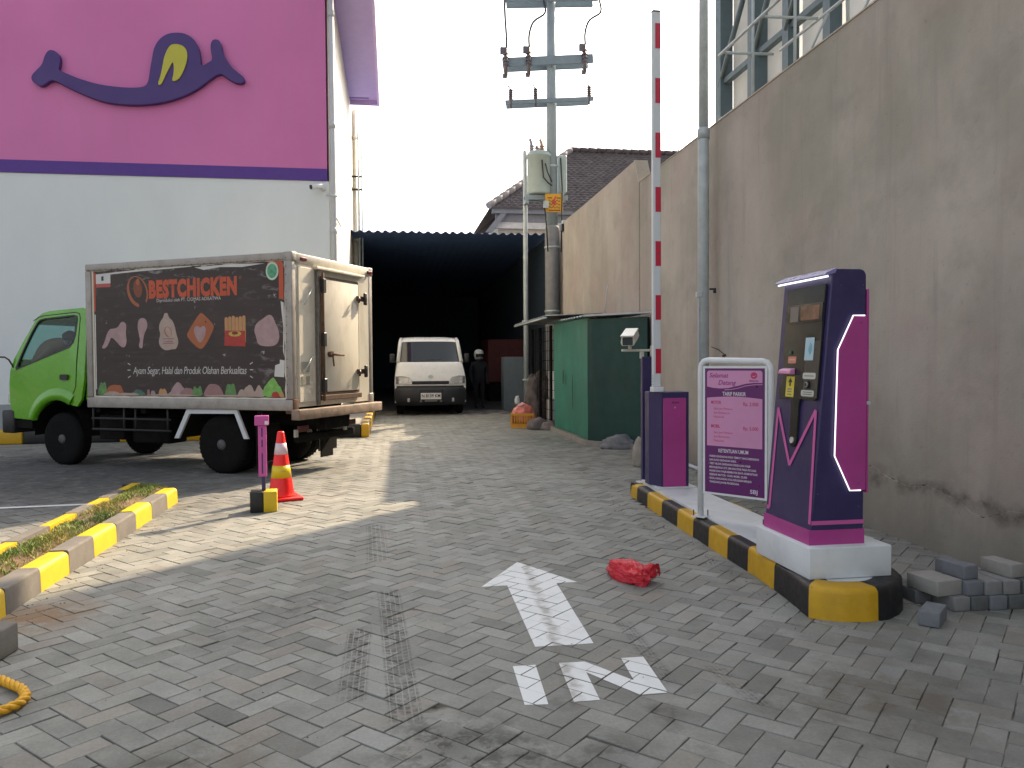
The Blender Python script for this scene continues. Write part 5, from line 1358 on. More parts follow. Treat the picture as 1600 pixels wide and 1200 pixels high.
for base_, sy in ((10, 1), (14, -1)):
    bx_, by_, bz_ = J[base_][:3]
    for q, (dy, ln) in enumerate(((-0.03, 0.05), (-0.012, 0.075), (0.006, 0.08), (0.024, 0.072), (0.04, 0.055))):
        J.append((bx_ + ln * 0.6, by_ + dy, bz_ - 0.005, 0.009)); J.append((bx_ + ln, by_ + dy, bz_ - 0.025, 0.008))
        ED += [(base_, len(J) - 2), (len(J) - 2, len(J) - 1)]
pr = thing('person', 'dark haired person in a pale mauve shirt leaning over inside the truck cab', 'person', (0, 0, 0))
pr.matrix_world = tk.matrix_basis @ Matrix.Translation((4.16, -0.42, 1.835))
figure('body', J, ED, dm, pr)
blob('hair', M('black hair', (0.012, 0.011, 0.012), 0.7, var=0.3), (-0.03, 0.01, -0.035), 0.115, 0.10, 0.085, 2.0, 0.10, 2.5, pr, sub=3)

# ================================================================== WHITE VAN
vn = thing('white_van', 'small white delivery van facing out of the dark shed', 'van', (1.05, 21.4, 0))
VW = M('van white paint', (0.70, 0.71, 0.70), 0.3, var=0.03, coat=0.3, dirt=0.1, dcol=(0.5, 0.5, 0.48), dscale=3)
VB = M('van black plastic', (0.016, 0.018, 0.024), 0.5, var=0.2)
# centre-line profile (y back from the nose, z) of the upper front and roof
prof = [(0.06, 0.80), (0.05, 0.90), (0.08, 1.03), (0.15, 1.20), (0.26, 1.40), (0.32, 1.445)]
prof2 = [(0.78, 2.02), (0.86, 2.09), (1.05, 2.14), (1.8, 2.175), (3.4, 2.165), (4.1, 2.12), (4.22, 2.03), (4.28, 1.2), (4.28, 0.35)]
def hwid(z):
    if z < 1.0: return 0.962
    if z < 1.44: return 0.962 - (z - 1.0) * 0.18
    return 0.883 - (z - 1.44) * 0.135
def loft(P, name, mat, crown=0.05, nx=12, inset=0.0, off=0.0):
    def fn(u, v):
        i = v * (len(P) - 1); k = min(int(i), len(P) - 2); f = i - k
        y = P[k][0] + (P[k + 1][0] - P[k][0]) * f; z = P[k][1] + (P[k + 1][1] - P[k][1]) * f
        s = 2 * u - 1; h = hwid(z) - inset
        e = abs(s) ** 4
        return (s * h, y - off + e * crown * (1 if z < 2.0 else 0.2) * 2.0, z - e * 0.03 * (1 if z > 1.9 else 0.0))
    mb = MB(); mb.grid(fn, nx, (len(P) - 1) * 2); return mb.build(name, mat, vn)
loft(prof, 'front_panel', VW); loft(prof2, 'roof', VW)
loft([(0.325, 1.448), (0.78, 2.018)], 'windscreen', M('windscreen glass', (0.012, 0.016, 0.018), 0.04, spec=0.8), inset=0.045, nx=16, off=-0.004)
# side shells
for s in (-1, 1):
    P = [(0.16, 0.35), (0.16, 0.80), (0.15, 0.90), (0.18, 1.03), (0.25, 1.20), (0.36, 1.40), (0.42, 1.445), (0.80, 1.98), (0.9, 2.07), (1.1, 2.11), (4.1, 2.10), (4.25, 2.0), (4.28, 0.35)]
    mb = MB(); mb.prism(P, lambda u, v, w: (s * (hwid(v) - w), u, v), 0.0, 0.05); mb.build('side_shell', VW, vn)
    # A pillar strip
    mb = MB(); mb.tube([(s * 0.865, 0.40, 1.44), (s * 0.80, 0.80, 2.00), (s * 0.77, 0.95, 2.09)], 0.055, 8); mb.build('pillar', VW, vn)
    P = [(0.62, 1.46), (0.95, 1.93), (1.45, 1.97), (1.45, 1.46)]
    mb = MB(); mb.prism(P, lambda u, v, w: (s * (hwid(v) + w), u, v), 0.001, 0.006); mb.build('side_window', M('windscreen glass', (0, 0, 0)), vn)
mb = MB(); mb.box(-0.9, 0.9, 0.5, 4.2, 0.32, 0.5); mb.box(-0.86, 0.86, 1.1, 4.15, 0.5, 1.3); mb.build('underbody', CHAS, vn)
tbm = MB()
bpz = [(0.05, 0.80), (-0.02, 0.74), (-0.05, 0.62), (-0.05, 0.50), (-0.02, 0.36), (0.08, 0.27)]
def bfn(u, v):
    i = v * 5; k = min(int(i), 4); f = i - k
    y = bpz[k][0] + (bpz[k + 1][0] - bpz[k][0]) * f; z = bpz[k][1] + (bpz[k + 1][1] - bpz[k][1]) * f
    s = 2 * u - 1
    return (s * 0.975, y + abs(s) ** 4 * 0.20, z)
tbm.grid(bfn, 16, 10); tbm.build('front_bumper', VB, vn)
mb = MB(); mb.box(-0.30, 0.32, -0.062, 0.02, 0.47, 0.72, 0.02); mb.build('bumper_intake', DARK, vn)
mb = MB(); mb.box(-0.50, 0.50, 0.015, 0.08, 0.845, 0.93, 0.012); mb.build('grille', DARK, vn)
for z in (0.865, 0.89): 
    mb = MB(); mb.box(-0.47, 0.47, 0.008, 0.0145, z, z + 0.01); mb.build('grille_bar', VB, vn)
mb = MB(); mb.prism([(0.07 * math.cos(R(a)), 0.045 * math.sin(R(a))) for a in range(0, 360, 20)], lambda u, v, w: (u, 0.075 + w + 0.0, 1.05 + v), -0.02, 0.06); mb.build('emblem', STEEL, vn)
LENS = M('headlight lens', (0.55, 0.55, 0.56), 0.12, var=0.25, scale=20, coat=0.5)
for s in (-1, 1):
    P = [(0.52, 0.835), (0.965, 0.845), (0.955, 1.075), (0.74, 1.07), (0.56, 1.04), (0.50, 0.95)]
    def hf(u, v, w, s=s): return (s * u, 0.03 + max(0, u - 0.6) ** 2 * 1.1 + w + (v - 0.84) * 0.12, v)
    mb = MB(); mb.prism(P, hf, -0.025, 0.03); h_ = mb.build('headlight', LENS, vn); soften(h_, 0.015, 2)
    mb = MB(); mb.prism([(0.86, 0.86), (0.94, 0.86), (0.94, 1.05), (0.88, 1.05)], hf, -0.032, -0.026); mb.build('indicator', M('indicator grey', (0.20, 0.19, 0.19), 0.2), h_)
    mb = MB(); mb.tube([hf(0.68, 0.93, -0.030), hf(0.68, 0.93, -0.024)], 0.075, 16); mb.build('reflector', M('bright reflector', (0.75, 0.75, 0.76), 0.1, metal=0.6), h_)
    mb = MB(); mb.box(s * 0.60 - 0.03, s * 0.60 + 0.03, -0.03, 0.0, 0.37, 0.47, 0.006, mtx=Matrix.Translation((0, -0.02, 0)) @ Matrix.Shear('XZ', 4, (-0.0, 0)) if False else None); mb.build('fog_slot', M('silver trim', (0.45, 0.45, 0.46), 0.3, metal=0.5), vn)
    mb = MB(); mb.box(s * 1.03 - 0.07, s * 1.03 + 0.07, 0.50, 0.62, 1.42, 1.68, 0.03, seg=2); mb.tube([(s * 0.90, 0.6, 1.45), (s * 1.0, 0.58, 1.47)], 0.02, 6); mb.build('mirror', VB, vn)
    mb = MB(); mb.tube([(s * 0.05 - 0.3, 0.36, 1.475), (s * 0.05 + 0.25, 0.40, 1.53)], 0.012, 6); mb.build('wiper', DARK, vn)
pt = MB(); pt.box(-0.275, 0.275, -0.085, -0.066, 0.44, 0.61, 0.003); pl_ = pt.build('number_plate', M('plate white', (0.62, 0.63, 0.64), 0.4), vn)
text('N 8139 KM', (0, -0.0865, 0.493), (1, 0, 0), (0, 0, 1), 0.085, DARK, pl_, 0.50, 'lettering', 'CENTER', 0.02)
mb = MB(); mb.box(-0.17, 0.17, -0.075, -0.06, 0.375, 0.42, 0.004); mb.build('lower_grille', M('dull grey mesh', (0.12, 0.12, 0.115), 0.6), vn)
for x in (-0.27, 0.27):
    mb = MB(); mb.tube([(x, -0.08, 0.39), (x, -0.05, 0.39)], 0.035, 10); mb.build('tow_hook_cover', M('dull grey mesh', (0, 0, 0)), vn)
for x in (-0.82, 0.82):
    for y in (0.75, 3.4):
        w_ = bpy.data.objects.new('wheel', None); COL.objects.link(w_); w_.parent = vn; w_.location = (x, y, 0.32)
        mt = Matrix.Rotation(R(90), 4, 'Y')
        mb = MB(); mb.lathe([(0.17, 0.09), (0.28, 0.095), (0.315, 0.06), (0.32, 0), (0.315, -0.06), (0.28, -0.095), (0.17, -0.09)], 28, mt); mb.build('tyre', RUBBER, w_)
        mb = MB(); mb.lathe([(0.172, 0.08), (0.15, 0.05), (0.05, 0.06), (0.01, 0.06)], 20, mt); mb.build('rim', STEEL, w_)
# person with a helmet beside the van
pm2, t, b = new_mat('dark jacket and trousers')
ob = t.n('ShaderNodeTexCoord').outputs['Object']
sp = t.n('ShaderNodeSeparateXYZ'); t.l(ob, sp.inputs[0])
t.l(t.mix(t.ramp(sp.outputs[2], 0.84, 0.86), (0.006, 0.006, 0.008), t.mix(t.ramp(sp.outputs[2], 1.47, 1.49), (0.006, 0.008, 0.011), (0.10, 0.06, 0.04))), b.inputs['Base Color'])
b.inputs['Roughness'].default_value = 0.9
p2 = thing('person', 'person in dark jacket and white helmet standing beside the van', 'person', (2.66, 24.1, 0), R(10))
J = [(0, 0, 0.95, 0.15), (0, 0, 1.12, 0.14), (0, -0.01, 1.32, 0.16), (0, 0, 1.46, 0.075), (0, 0, 1.52, 0.06), (0, -0.01, 1.60, 0.09), (0, -0.01, 1.68, 0.095),
     (0.20, 0, 1.38, 0.075), (0.26, 0.03, 1.12, 0.055), (0.25, -0.08, 0.90, 0.042), (0.24, -0.11, 0.83, 0.035),
     (-0.20, 0, 1.38, 0.075), (-0.26, 0.03, 1.12, 0.055), (-0.25, -0.08, 0.90, 0.042), (-0.24, -0.11, 0.83, 0.035),
     (0.10, 0, 0.84, 0.10), (0.11, -0.01, 0.48, 0.075), (0.11, 0.02, 0.10, 0.052), (0.12, -0.13, 0.045, 0.042),
     (-0.10, 0, 0.84, 0.10), (-0.11, -0.01, 0.48, 0.075), (-0.11, 0.02, 0.10, 0.052), (-0.12, -0.13, 0.045, 0.042)]
ED = [(0, 1), (1, 2), (2, 3), (3, 4), (4, 5), (5, 6), (2, 7), (7, 8), (8, 9), (9, 10), (2, 11), (11, 12), (12, 13), (13, 14), (0, 15), (15, 16), (16, 17), (17, 18), (0, 19), (19, 20), (20, 21), (21, 22)]
for base_ in (10, 14):
    bx_, by_, bz_ = J[base_][:3]
    for dx, ln in ((-0.03, 0.05), (-0.012, 0.08), (0.005, 0.085), (0.022, 0.078), (0.036, 0.06)):
        J.append((bx_ + dx, by_ - 0.01, bz_ - ln * 0.6, 0.009)); J.append((bx_ + dx, by_ - 0.025, bz_ - ln, 0.008)); ED += [(base_, len(J) - 2), (len(J) - 2, len(J) - 1)]
figure('body', J, ED, pm2, p2)
mb = MB(); mb.lathe([(0.12, 1.52), (0.145, 1.60), (0.150, 1.68), (0.135, 1.76), (0.09, 1.81), (0.02, 1.83)], 20); mb.build('helmet', M('helmet white', (0.45, 0.47, 0.48), 0.3), p2)
mb = MB(); mb.grid(lambda u, v: (0.153 * math.sin(R(-55 + 110 * u)), -0.153 * math.cos(R(-55 + 110 * u)), 1.585 + 0.10 * v), 12, 3); mb.build('visor', M('dark visor', (0.02, 0.02, 0.022), 0.1), p2)

# ================================================================== DARK SHED AT THE END
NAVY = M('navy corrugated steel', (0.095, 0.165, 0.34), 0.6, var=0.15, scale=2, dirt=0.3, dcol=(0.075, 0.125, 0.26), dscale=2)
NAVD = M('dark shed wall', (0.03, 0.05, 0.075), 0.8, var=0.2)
sh = thing('dark_shed', 'deep dark open shed with navy corrugated roof at the end of the drive', 'shed', (1.65, 24.0, 0))
X0, X1, YD = -2.86, 3.2, 20.0
def corr(fn, n_wave, name, mat, parent, amp=0.03, nv=1, th=0.0):
    """fn(s, t, h) -> point; waves along s"""
    mb = MB(); nu = n_wave * 8
    def f2(u, v): return fn(u, v, amp * math.sin(2 * math.pi * u * n_wave))
    mb.grid(f2, nu, nv); return mb.build(name, mat, parent, fix=False)
# roof sheets run front to back; each sheet its own part
ns_ = 6
for k in range(ns_):
    a, c = X0 + (X1 - X0) * k / ns_, X0 + (X1 - X0) * (k + 1) / ns_ + 0.04
    corr(lambda u, v, h, a=a, c=c, k=k: (a + (c - a) * u, (YD + 0.2) * v ** 3 - 0.02, 5.36 - 0.35 * v ** 3 + h * max(0.07, 1 - 4.0 * v) + 0.006 * (k % 2)), 4, 'roof_sheet', NAVY, sh, 0.035, 12)
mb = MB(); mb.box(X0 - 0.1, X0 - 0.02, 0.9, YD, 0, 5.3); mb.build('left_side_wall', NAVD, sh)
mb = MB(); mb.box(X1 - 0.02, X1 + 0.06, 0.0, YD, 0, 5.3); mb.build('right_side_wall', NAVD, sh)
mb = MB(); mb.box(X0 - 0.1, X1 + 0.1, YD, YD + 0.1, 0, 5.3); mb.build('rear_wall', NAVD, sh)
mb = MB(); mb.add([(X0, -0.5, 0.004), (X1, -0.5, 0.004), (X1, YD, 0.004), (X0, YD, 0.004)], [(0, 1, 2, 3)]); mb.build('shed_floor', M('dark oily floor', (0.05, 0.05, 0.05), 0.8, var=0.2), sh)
# added fence that blocks sun leaking between the wall end and the shed
mb = MB(); mb.prism([(2.85, -4.8), (2.90, -4.8), (3.90, -0.05), (3.85, -0.05)], lambda u, v, w: (u, v, w), 0.0, 4.8)
mb.build('sun_block_fence', M('dark grey sheet', (0.07, 0.075, 0.08), 0.7, var=0.2), sh)
mb = MB(); mb.box(3.65, 3.84, -2.6, 4.0, 0, 5.75); mb.build('sun_block_wall', WALLM, sh)  # added unseen wall, taller, blocking the rest of the sun
# things inside
gp = MB(); gp.box(-0.33, 0.33, 0, 0.5, 0.0, 1.58, 0.01); o = gp.build('grey_cabinet', M('grey cabinet paint', (0.10, 0.125, 0.14), 0.6, var=0.1)); o.location = (3.60, 23.0, 0)
tag(o, 'plain grey metal cabinet standing left of the thin pole', 'cabinet')
rbx = thing('red_container', 'dull dark red container deep inside the shed', 'container', (4.0, 28.2, 0))
mb = MB(); mb.box(-0.55, 0.9, 0, 2.2, 0.7, 2.25, 0.02); mb.build('container_body', M('dull red paint', (0.07, 0.010, 0.012), 0.7, var=0.2), rbx)
mb = MB(); mb.box(-0.5, 0.85, 0.1, 2.1, 0, 0.69); mb.build('container_stand', CHAS, rbx)
for x in (-0.2, 0.15, 0.5):
    mb = MB(); mb.box(x - 0.02, x + 0.02, -0.02, -0.001, 0.75, 2.2); mb.build('rib', M('dull red paint', (0, 0, 0)), rbx)

# ================================================================== GREEN SHED AND CAGE
gs = thing('green_shed', 'dark green sheeted shed with thin metal roof against the right wall', 'shed', (3.7, 14.0, 0))
GT, t, b = new_mat('green tarpaulin')
ob = t.n('ShaderNodeTexCoord').outputs['Object']
t.l(t.mix(t.ramp(t.noise(ob, 1.5, 5), 0.3, 0.7), (0.003, 0.125, 0.090), (0.006, 0.175, 0.128)), b.inputs['Base Color'])
b.inputs['Roughness'].default_value = 0.55
t.l(t.bump(t.noise(t.scalevec(ob, (2, 2, 0.35)), 1.6, 4), 0.5, 0.05), b.inputs['Normal'])
c0, c1, c2, c3 = (-0.37, 1.95), (-0.37, -0.85), (0.385, -1.75), (0.385, 1.95)
def sheet(a, c, z0, z1, n, name, sag=0.02, mat=None):
    d = Vector((c[0] - a[0], c[1] - a[1], 0)); nn = Vector((d.y, -d.x, 0)).normalized()
    def fn(u, v):
        z = z0 + (z1(u) - z0) * v
        o_ = sag * noise.noise((u * 5, v * 1.2, a[0] * 3)) + sag * 0.6 * math.sin(u * 9 + v * 1.5)
        p = Vector((a[0], a[1], 0)) + d * u + nn * o_
        return (p.x, p.y, z)
    mb = MB(); mb.grid(fn, n, 10); return mb.build(name, mat or GT, gs, fix=False)
sheet(c0, c1, 0.10, lambda u: 2.22 - 0.04 * u, 24, 'left_sheet')
GT2 = M('shaded green tarpaulin', (0.002, 0.040, 0.034), 0.6, var=0.2, scale=2, bump=0.3, bscale=8)  # shadow on the front sheet is put into this darker green
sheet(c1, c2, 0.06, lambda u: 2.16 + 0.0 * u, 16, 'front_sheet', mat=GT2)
for p in (c0, c1, c2):
    mb = MB(); mb.tube([(p[0] + 0.03, p[1] + 0.03, 0), (p[0] + 0.03, p[1] + 0.03, 2.15)], 0.025, 6); mb.build('corner_post', CHAS, gs)
mb = MB(); mb.prism([(-0.42, 2.2), (-0.44, -0.9), (0.385, -1.9), (0.385, 2.2)], lambda u, v, w: (u, v, w), 0.0, 0.085); mb.build('concrete_base', CONC, gs)
ZR = M('thin zinc roof', (0.36, 0.40, 0.42), 0.45, metal=0.4, var=0.15)
corr(lambda u, v, h: (-0.50 + 0.90 * v, 2.05 - 2.95 * u, 2.24 - 0.03 * u + 0.02 * v + h), 14, 'roof_sheet', ZR, gs, 0.015)
mb = MB(); mb.prism([(-0.45, -0.93), (0.39, -1.93), (0.39, -0.8), (-0.45, -0.8)], lambda u, v, w: (u, v, w), 2.205, 2.235); mb.build('roof_edge', ZR, gs)
mb = MB(); mb.tube([(-0.08, -0.85, 2.2), (-0.02, -0.85, 2.75)], 0.008, 6); mb.build('rod', STEEL, gs)
for u_, z0, z1, w_ in ((0.34, 1.0, 1.28, 0.035), (0.62, 0.55, 1.2, 0.012)):
    y = c0[1] + (c1[1] - c0[1]) * u_
    mb = MB(); mb.prism([(w_ * math.cos(R(a)), (z0 + z1) / 2 + (z1 - z0) / 2 * math.sin(R(a))) for a in range(0, 360, 30)], lambda u, v, w: (-0.395 - w, y + u, v), 0.0, 0.004); mb.build('tear', M('black gap', (0.004, 0.006, 0.006), 1.0), gs)
cg = thing('wire_cage', 'black wire mesh cage with thin awning left of the green shed', 'cage', (3.55, 17.2, 0))
for x, y in ((-0.22, -0.9), (-0.22, 0.3), (-0.22, 1.3), (0.5, -0.9), (0.5, 1.3)):
    mb = MB(); mb.box(x - 0.025, x + 0.025, y - 0.025, y + 0.025, 0, 2.2); mb.build('post', CHAS, cg)
mb = MB()
for k in range(10): mb.tube([(-0.22, -0.9, 0.2 + 0.21 * k), (-0.22, 1.3, 0.2 + 0.21 * k)], 0.006, 4)
for k in range(12): mb.tube([(-0.22, -0.9 + 0.2 * k, 0.0), (-0.22, -0.9 + 0.2 * k, 2.2)], 0.006, 4)
for k in range(10): mb.tube([(-0.22, -0.9, 0.2 + 0.21 * k), (0.5, -0.9, 0.2 + 0.21 * k)], 0.006, 4)
for k in range(6): mb.tube([(-0.22 + 0.14 * k, -0.9, 0), (-0.22 + 0.14 * k, -0.9, 2.2)], 0.006, 4)
mb.build('wire_mesh', CHAS, cg)['kind'] = 'stuff'
corr(lambda u, v, h: (-0.62 + 1.15 * v, -2.3 + 3.9 * u, 2.32 + h + 0.05 * v), 16, 'awning', M('dull awning steel', (0.16, 0.165, 0.17), 0.55, metal=0.3, var=0.2), cg, 0.016)
mb = MB(); mb.tube([(-0.60, -2.3, 2.29), (-0.60, 1.6, 2.29)], 0.02, 6); mb.build('awning_rail', STEEL, cg)
for k, (x, z, s_) in enumerate(((3.72, 0.0, 0.62), (3.74, 0.625, 0.58))):
    mb = MB(); mb.box(-s_ / 2, s_ / 2, -0.3, 0.3, 0, 0.61, 0.015); o = mb.build('white_carton', M('dusty white carton', (0.40, 0.41, 0.43), 0.8, var=0.1)); o.location = (x, 16.9, z + 0.004)
    tag(o, 'white carton in the wire cage, ' + ('lower of the two' if k == 0 else 'upper of the two'), 'carton', 'cartons inside the wire cage')
o = blob('rag_heap', M('grey brown rags', (0.075, 0.065, 0.065), 0.95, var=0.4, scale=8), (3.45, 18.2, 0.0), 0.30, 0.3, 0.62, 5.5, 0.35, 2.0, None, 0.2)
tag(o, 'dark heap of rags hanging by the wire cage', 'rags')
# yellow crate with a plastic bag
cr = thing('yellow_crate', 'open yellow plastic crate on the paving beside the green shed', 'crate', (2.82, 16.95, 0), R(-12))
CY = M('crate yellow', (0.62, 0.27, 0.012), 0.45, var=0.08)
for (x0, x1, y0, y1) in ((-0.25, 0.25, -0.19, -0.165), (-0.25, 0.25, 0.165, 0.19), (-0.25, -0.225, -0.165, 0.165), (0.225, 0.25, -0.165, 0.165)):
    mb = MB()
    mb.box(x0, x1, y0, y1, 0.02, 0.09); mb.box(x0, x1, y0, y1, 0.27, 0.32)
    n_ = 9
    for k in range(n_):
        f = (k + 0.5) / n_
        if x1 - x0 > 0.1: mb.box(x0 + (x1 - x0) * f - 0.014, x0 + (x1 - x0) * f + 0.014, y0, y1, 0.09, 0.27)
        else: mb.box(x0, x1, y0 + (y1 - y0) * f - 0.011, y0 + (y1 - y0) * f + 0.011, 0.09, 0.27)
    mb.build('crate_side', CY, cr)
mb = MB(); mb.box(-0.25, 0.25, -0.19, 0.19, 0, 0.02); mb.build('crate_floor', CY, cr)
bgm = M('clear bag with red contents', (0.62, 0.17, 0.13), 0.22, var=0.5, scale=7, dirt=0.4, dcol=(0.75, 0.6, 0.55), dscale=4)
o = blob('filled_bag', bgm, (2.84, 16.95, 0.10), 0.24, 0.17, 0.26, 1.7, 0.16, 2.2); tag(o, 'clear plastic bag of red goods sitting in the yellow crate', 'plastic bag')
blob('bag_knot', M('clear film', (0.55, 0.55, 0.56), 0.2), (-0.14, -0.05, 0.42), 0.05, 0.05, 0.10, 4.4, 0.4, 2.5, o, sub=3)
# rubble
for k, (x, y, s_, lb) in enumerate(((3.08, 16.45, 0.20, 'dark broken slab beside the yellow crate'), (3.28, 16.3, 0.16, 'brownish broken slab against the green shed base'))):
    o = blob('rubble', M('rubble %d' % k, ((0.13, 0.11, 0.11), (0.20, 0.16, 0.15))[k], 0.95, var=0.3, scale=9), (x, y, 0), s_, s_ * 0.9, s_ * 0.8, 7.0 + k * 3, 0.35, 1.8, None, 0.1, sub=3)
    tag(o, lb, 'rubble')
o = blob('cement_sack', M('pale sack', (0.20, 0.20, 0.21), 0.9, var=0.25, scale=8), (3.70, 12.55, 0), 0.28, 0.16, 0.15, 2.9, 0.3, 1.8, None, 0.1); tag(o, 'crumpled pale sack at the foot of the green shed', 'sack')
o = blob('cement_sack', M('sack tan', (0.30, 0.27, 0.23), 0.9, var=0.2, scale=8), (3.02, 10.6, 0), 0.09, 0.11, 0.27, 6.1, 0.2, 1.6, None, 0.1); o.location = (3.36, 10.4, 0); tag(o, 'upright tan sack behind the purple barrier box', 'sack')

# ================================================================== UTILITY POLE
up_ = thing('utility_pole', 'steel utility pole with crossarms, fuse cut-outs and a drum transformer', 'utility pole', (4.67, 22.6, 0))
PG = M('pole grey paint', (0.25, 0.31, 0.34), 0.6, var=0.1, scale=3, dirt=0.2, dcol=(0.18, 0.20, 0.21))
PGD = M('crossarm grey', (0.18, 0.24, 0.28), 0.6, var=0.1)
mb = MB(); mb.lathe([(0.165, 5.3), (0.14, 9.0), (0.115, 13.2)], 18); mb.build('upper_shaft', PG, up_)
mb = MB(); mb.lathe([(0.215, 0), (0.215, 5.30), (0.20, 5.36), (0.16, 5.38)], 18); mb.build('lower_shaft', M('lower pole grey', (0.24, 0.245, 0.25), 0.7, var=0.15), up_)
for z in (4.75, 2.9, 7.1):
    r_ = 0.225 if z < 5.3 else 0.165
    mb = MB(); mb.lathe([(r_, z - 0.03), (r_ + 0.012, z), (r_, z + 0.03)], 18); mb.build('band_clamp', STEEL, up_)
# crossarms, tilted a little as seen
def crossarm(z, xl, xr, h, d, dz):
    an = math.atan2(dz, xr - xl); mm = Matrix.Translation((0, -0.16, z)) @ Matrix.Rotation(-an, 4, 'Y')
    mb = MB()
    mb.box(xl, xr, -d, 0.0, 0.0, h * 0.25, 0, mm); mb.box(xl + 0.08, xr - 0.06, 0.30, 0.30 + d, 0.0, h, 0, mm); mb.box(xl, xr, -d, 0.0, h * 0.25 + 0.001, h, 0, mm)
    mb.build('crossarm', PGD, up_)
    return mm
mm1 = crossarm(11.75, -1.35, 1.35, 0.20, 0.10, 0.20)
mm2 = crossarm(9.95, -1.45, 1.20, 0.24, 0.10, 0.25)
mm3 = crossarm(8.88, -1.38, 1.20, 0.11, 0.08, 0.22)
INS = M('brown grey insulator', (0.10, 0.085, 0.10), 0.35, var=0.15)
for x in (-1.38, -0.72, 0.92):
    p = mm2 @ Vector((x, -0.14, 0.0))
    mb = MB(); mb.tube([p + Vector((0, 0, -0.28)), p + Vector((0, 0, 0.45))], 0.055, 10)
    for q in range(4): mb.tube([p + Vector((0, 0, 0.0 + 0.1 * q)), p + Vector((0, 0, 0.04 + 0.1 * q))], 0.085, 10)
    mb.box(p.x - 0.16, p.x + 0.02, p.y - 0.05, p.y + 0.05, p.z + 0.32, p.z + 0.5); mb.box(p.x - 0.09, p.x + 0.03, p.y - 0.05, p.y + 0.05, p.z - 0.34, p.z - 0.24)
    mb.build('fuse_cutout', INS, up_)
    top = p + Vector((0.02, 0, 0.5)); q = mm1 @ Vector((x + 0.45, -0.1, 0.0))
    if x < -1: q = Vector((p.x + 0.1, p.y, 13.0))
    pts = [top, top + Vector((0.0, 0, 0.35)), top.lerp(q, 0.5) + Vector((-0.08, 0, 0.05)), q - Vector((-0.04, 0, 0.35)), q]
    sm = [Vector((a.x, a.y, a.z)) for a in pts]
    P = []
    for i in range(len(sm) - 1):
        for f in (0, 0.25, 0.5, 0.75): 
            p0 = sm[max(0, i - 1)]; p1 = sm[i]; p2_ = sm[i + 1]; p3 = sm[min(len(sm) - 1, i + 2)]
            P.append(0.5 * ((2 * p1) + (p2_ - p0) * f + (2 * p0 - 5 * p1 + 4 * p2_ - p3) * f * f + (3 * p1 - p0 - 3 * p2_ + p3) * f ** 3))
    P.append(sm[-1])
    mb = MB(); mb.tube(P, 0.030, 6); mb.build('jumper_cable', DARK, up_)
for x in (-1.22, -0.50, 1.08):
    p = mm3 @ Vector((x, -0.06, 0.11))
    mb = MB(); mb.tube([p + Vector((0, 0, -0.22)), p + Vector((0, 0, 0.30))], 0.03, 8)
    for q in range(5): mb.tube([p + Vector((0, 0, 0.02 + 0.06 * q)), p + Vector((0, 0, 0.05 + 0.06 * q))], 0.065, 10)
    mb.tube([p + Vector((0, 0, 0.30)), p + Vector((-0.08, 0, 0.40))], 0.02, 6)
    mb.build('arrester', INS, up_)
# transformer drums
TRM = M('pale green transformer paint', (0.36, 0.44, 0.42), 0.5, var=0.08, dirt=0.2, dcol=(0.25, 0.30, 0.28))
for (cx, cy, r_, z0, z1) in ((-0.37, 0.05, 0.34, 6.28, 7.45),):
    mt = Matrix.Translation((cx, cy, 0))
    mb = MB(); mb.lathe([(r_ * 0.94, z0), (r_, z0 + 0.06), (r_, z1 - 0.10), (r_ + 0.035, z1 - 0.09), (r_ + 0.035, z1 - 0.04), (r_ * 0.85, z1 + 0.06), (0.05, z1 + 0.11)], 24, mt); tr_ = mb.build('transformer', TRM, up_)
    for x, c_ in ((-0.22, (0.27, 0.24, 0.27)), (0.08, (0.35, 0.20, 0.12)), (0.0, (0.25, 0.22, 0.24))):
        mb = MB(); yy = cy - 0.05 if x else cy + 0.18
        mb.tube([(cx + x, yy, z1 + 0.0), (cx + x - 0.01, yy, z1 + 0.30), (cx + x - 0.05, yy, z1 + (0.42 if x else 0.2))], 0.045, 8)
        for q in range(3): mb.tube([(cx + x, yy, z1 + 0.06 + 0.07 * q), (cx + x, yy, z1 + 0.09 + 0.07 * q)], 0.075, 10)
        mb.build('bushing', M('bushing %.2f' % c_[0], c_, 0.4), tr_)
mb = MB(); mb.box(0.20, 0.42, -0.16, 0.25, 6.33, 7.4, 0.03); mb.build('side_tank', TRM, up_)
mb = MB(); mb.box(-0.80, 0.45, -0.10, -0.02, 6.12, 6.25); mb.box(-0.80, 0.45, 0.2, 0.28, 6.12, 6.25); mb.box(-0.8, -0.7, -0.1, 0.28, 6.0, 6.12); mb.build('support_arm', PG, up_)
for pts in ([(-0.35, -0.32, 7.2), (-0.32, -0.36, 6.7), (-0.18, -0.34, 6.55), (-0.05, -0.24, 6.5)], [(-0.25, -0.32, 7.1), (-0.2, -0.36, 6.85), (-0.05, -0.25, 6.6)], [(-0.28, -0.25, 6.0), (-0.22, -0.28, 5.3), (-0.18, -0.26, 4.6)], [(0.22, -0.2, 7.3), (0.26, -0.22, 6.4), (0.24, -0.24, 5.6), (0.21, -0.25, 4.6)]):
    mb = MB(); mb.tube(pts, 0.02, 6); mb.build('cable', DARK, up_)
mb = MB(); mb.box(-0.30, -0.16, -0.30, -0.22, 5.85, 6.05); mb.build('junction_box', STEEL, up_)
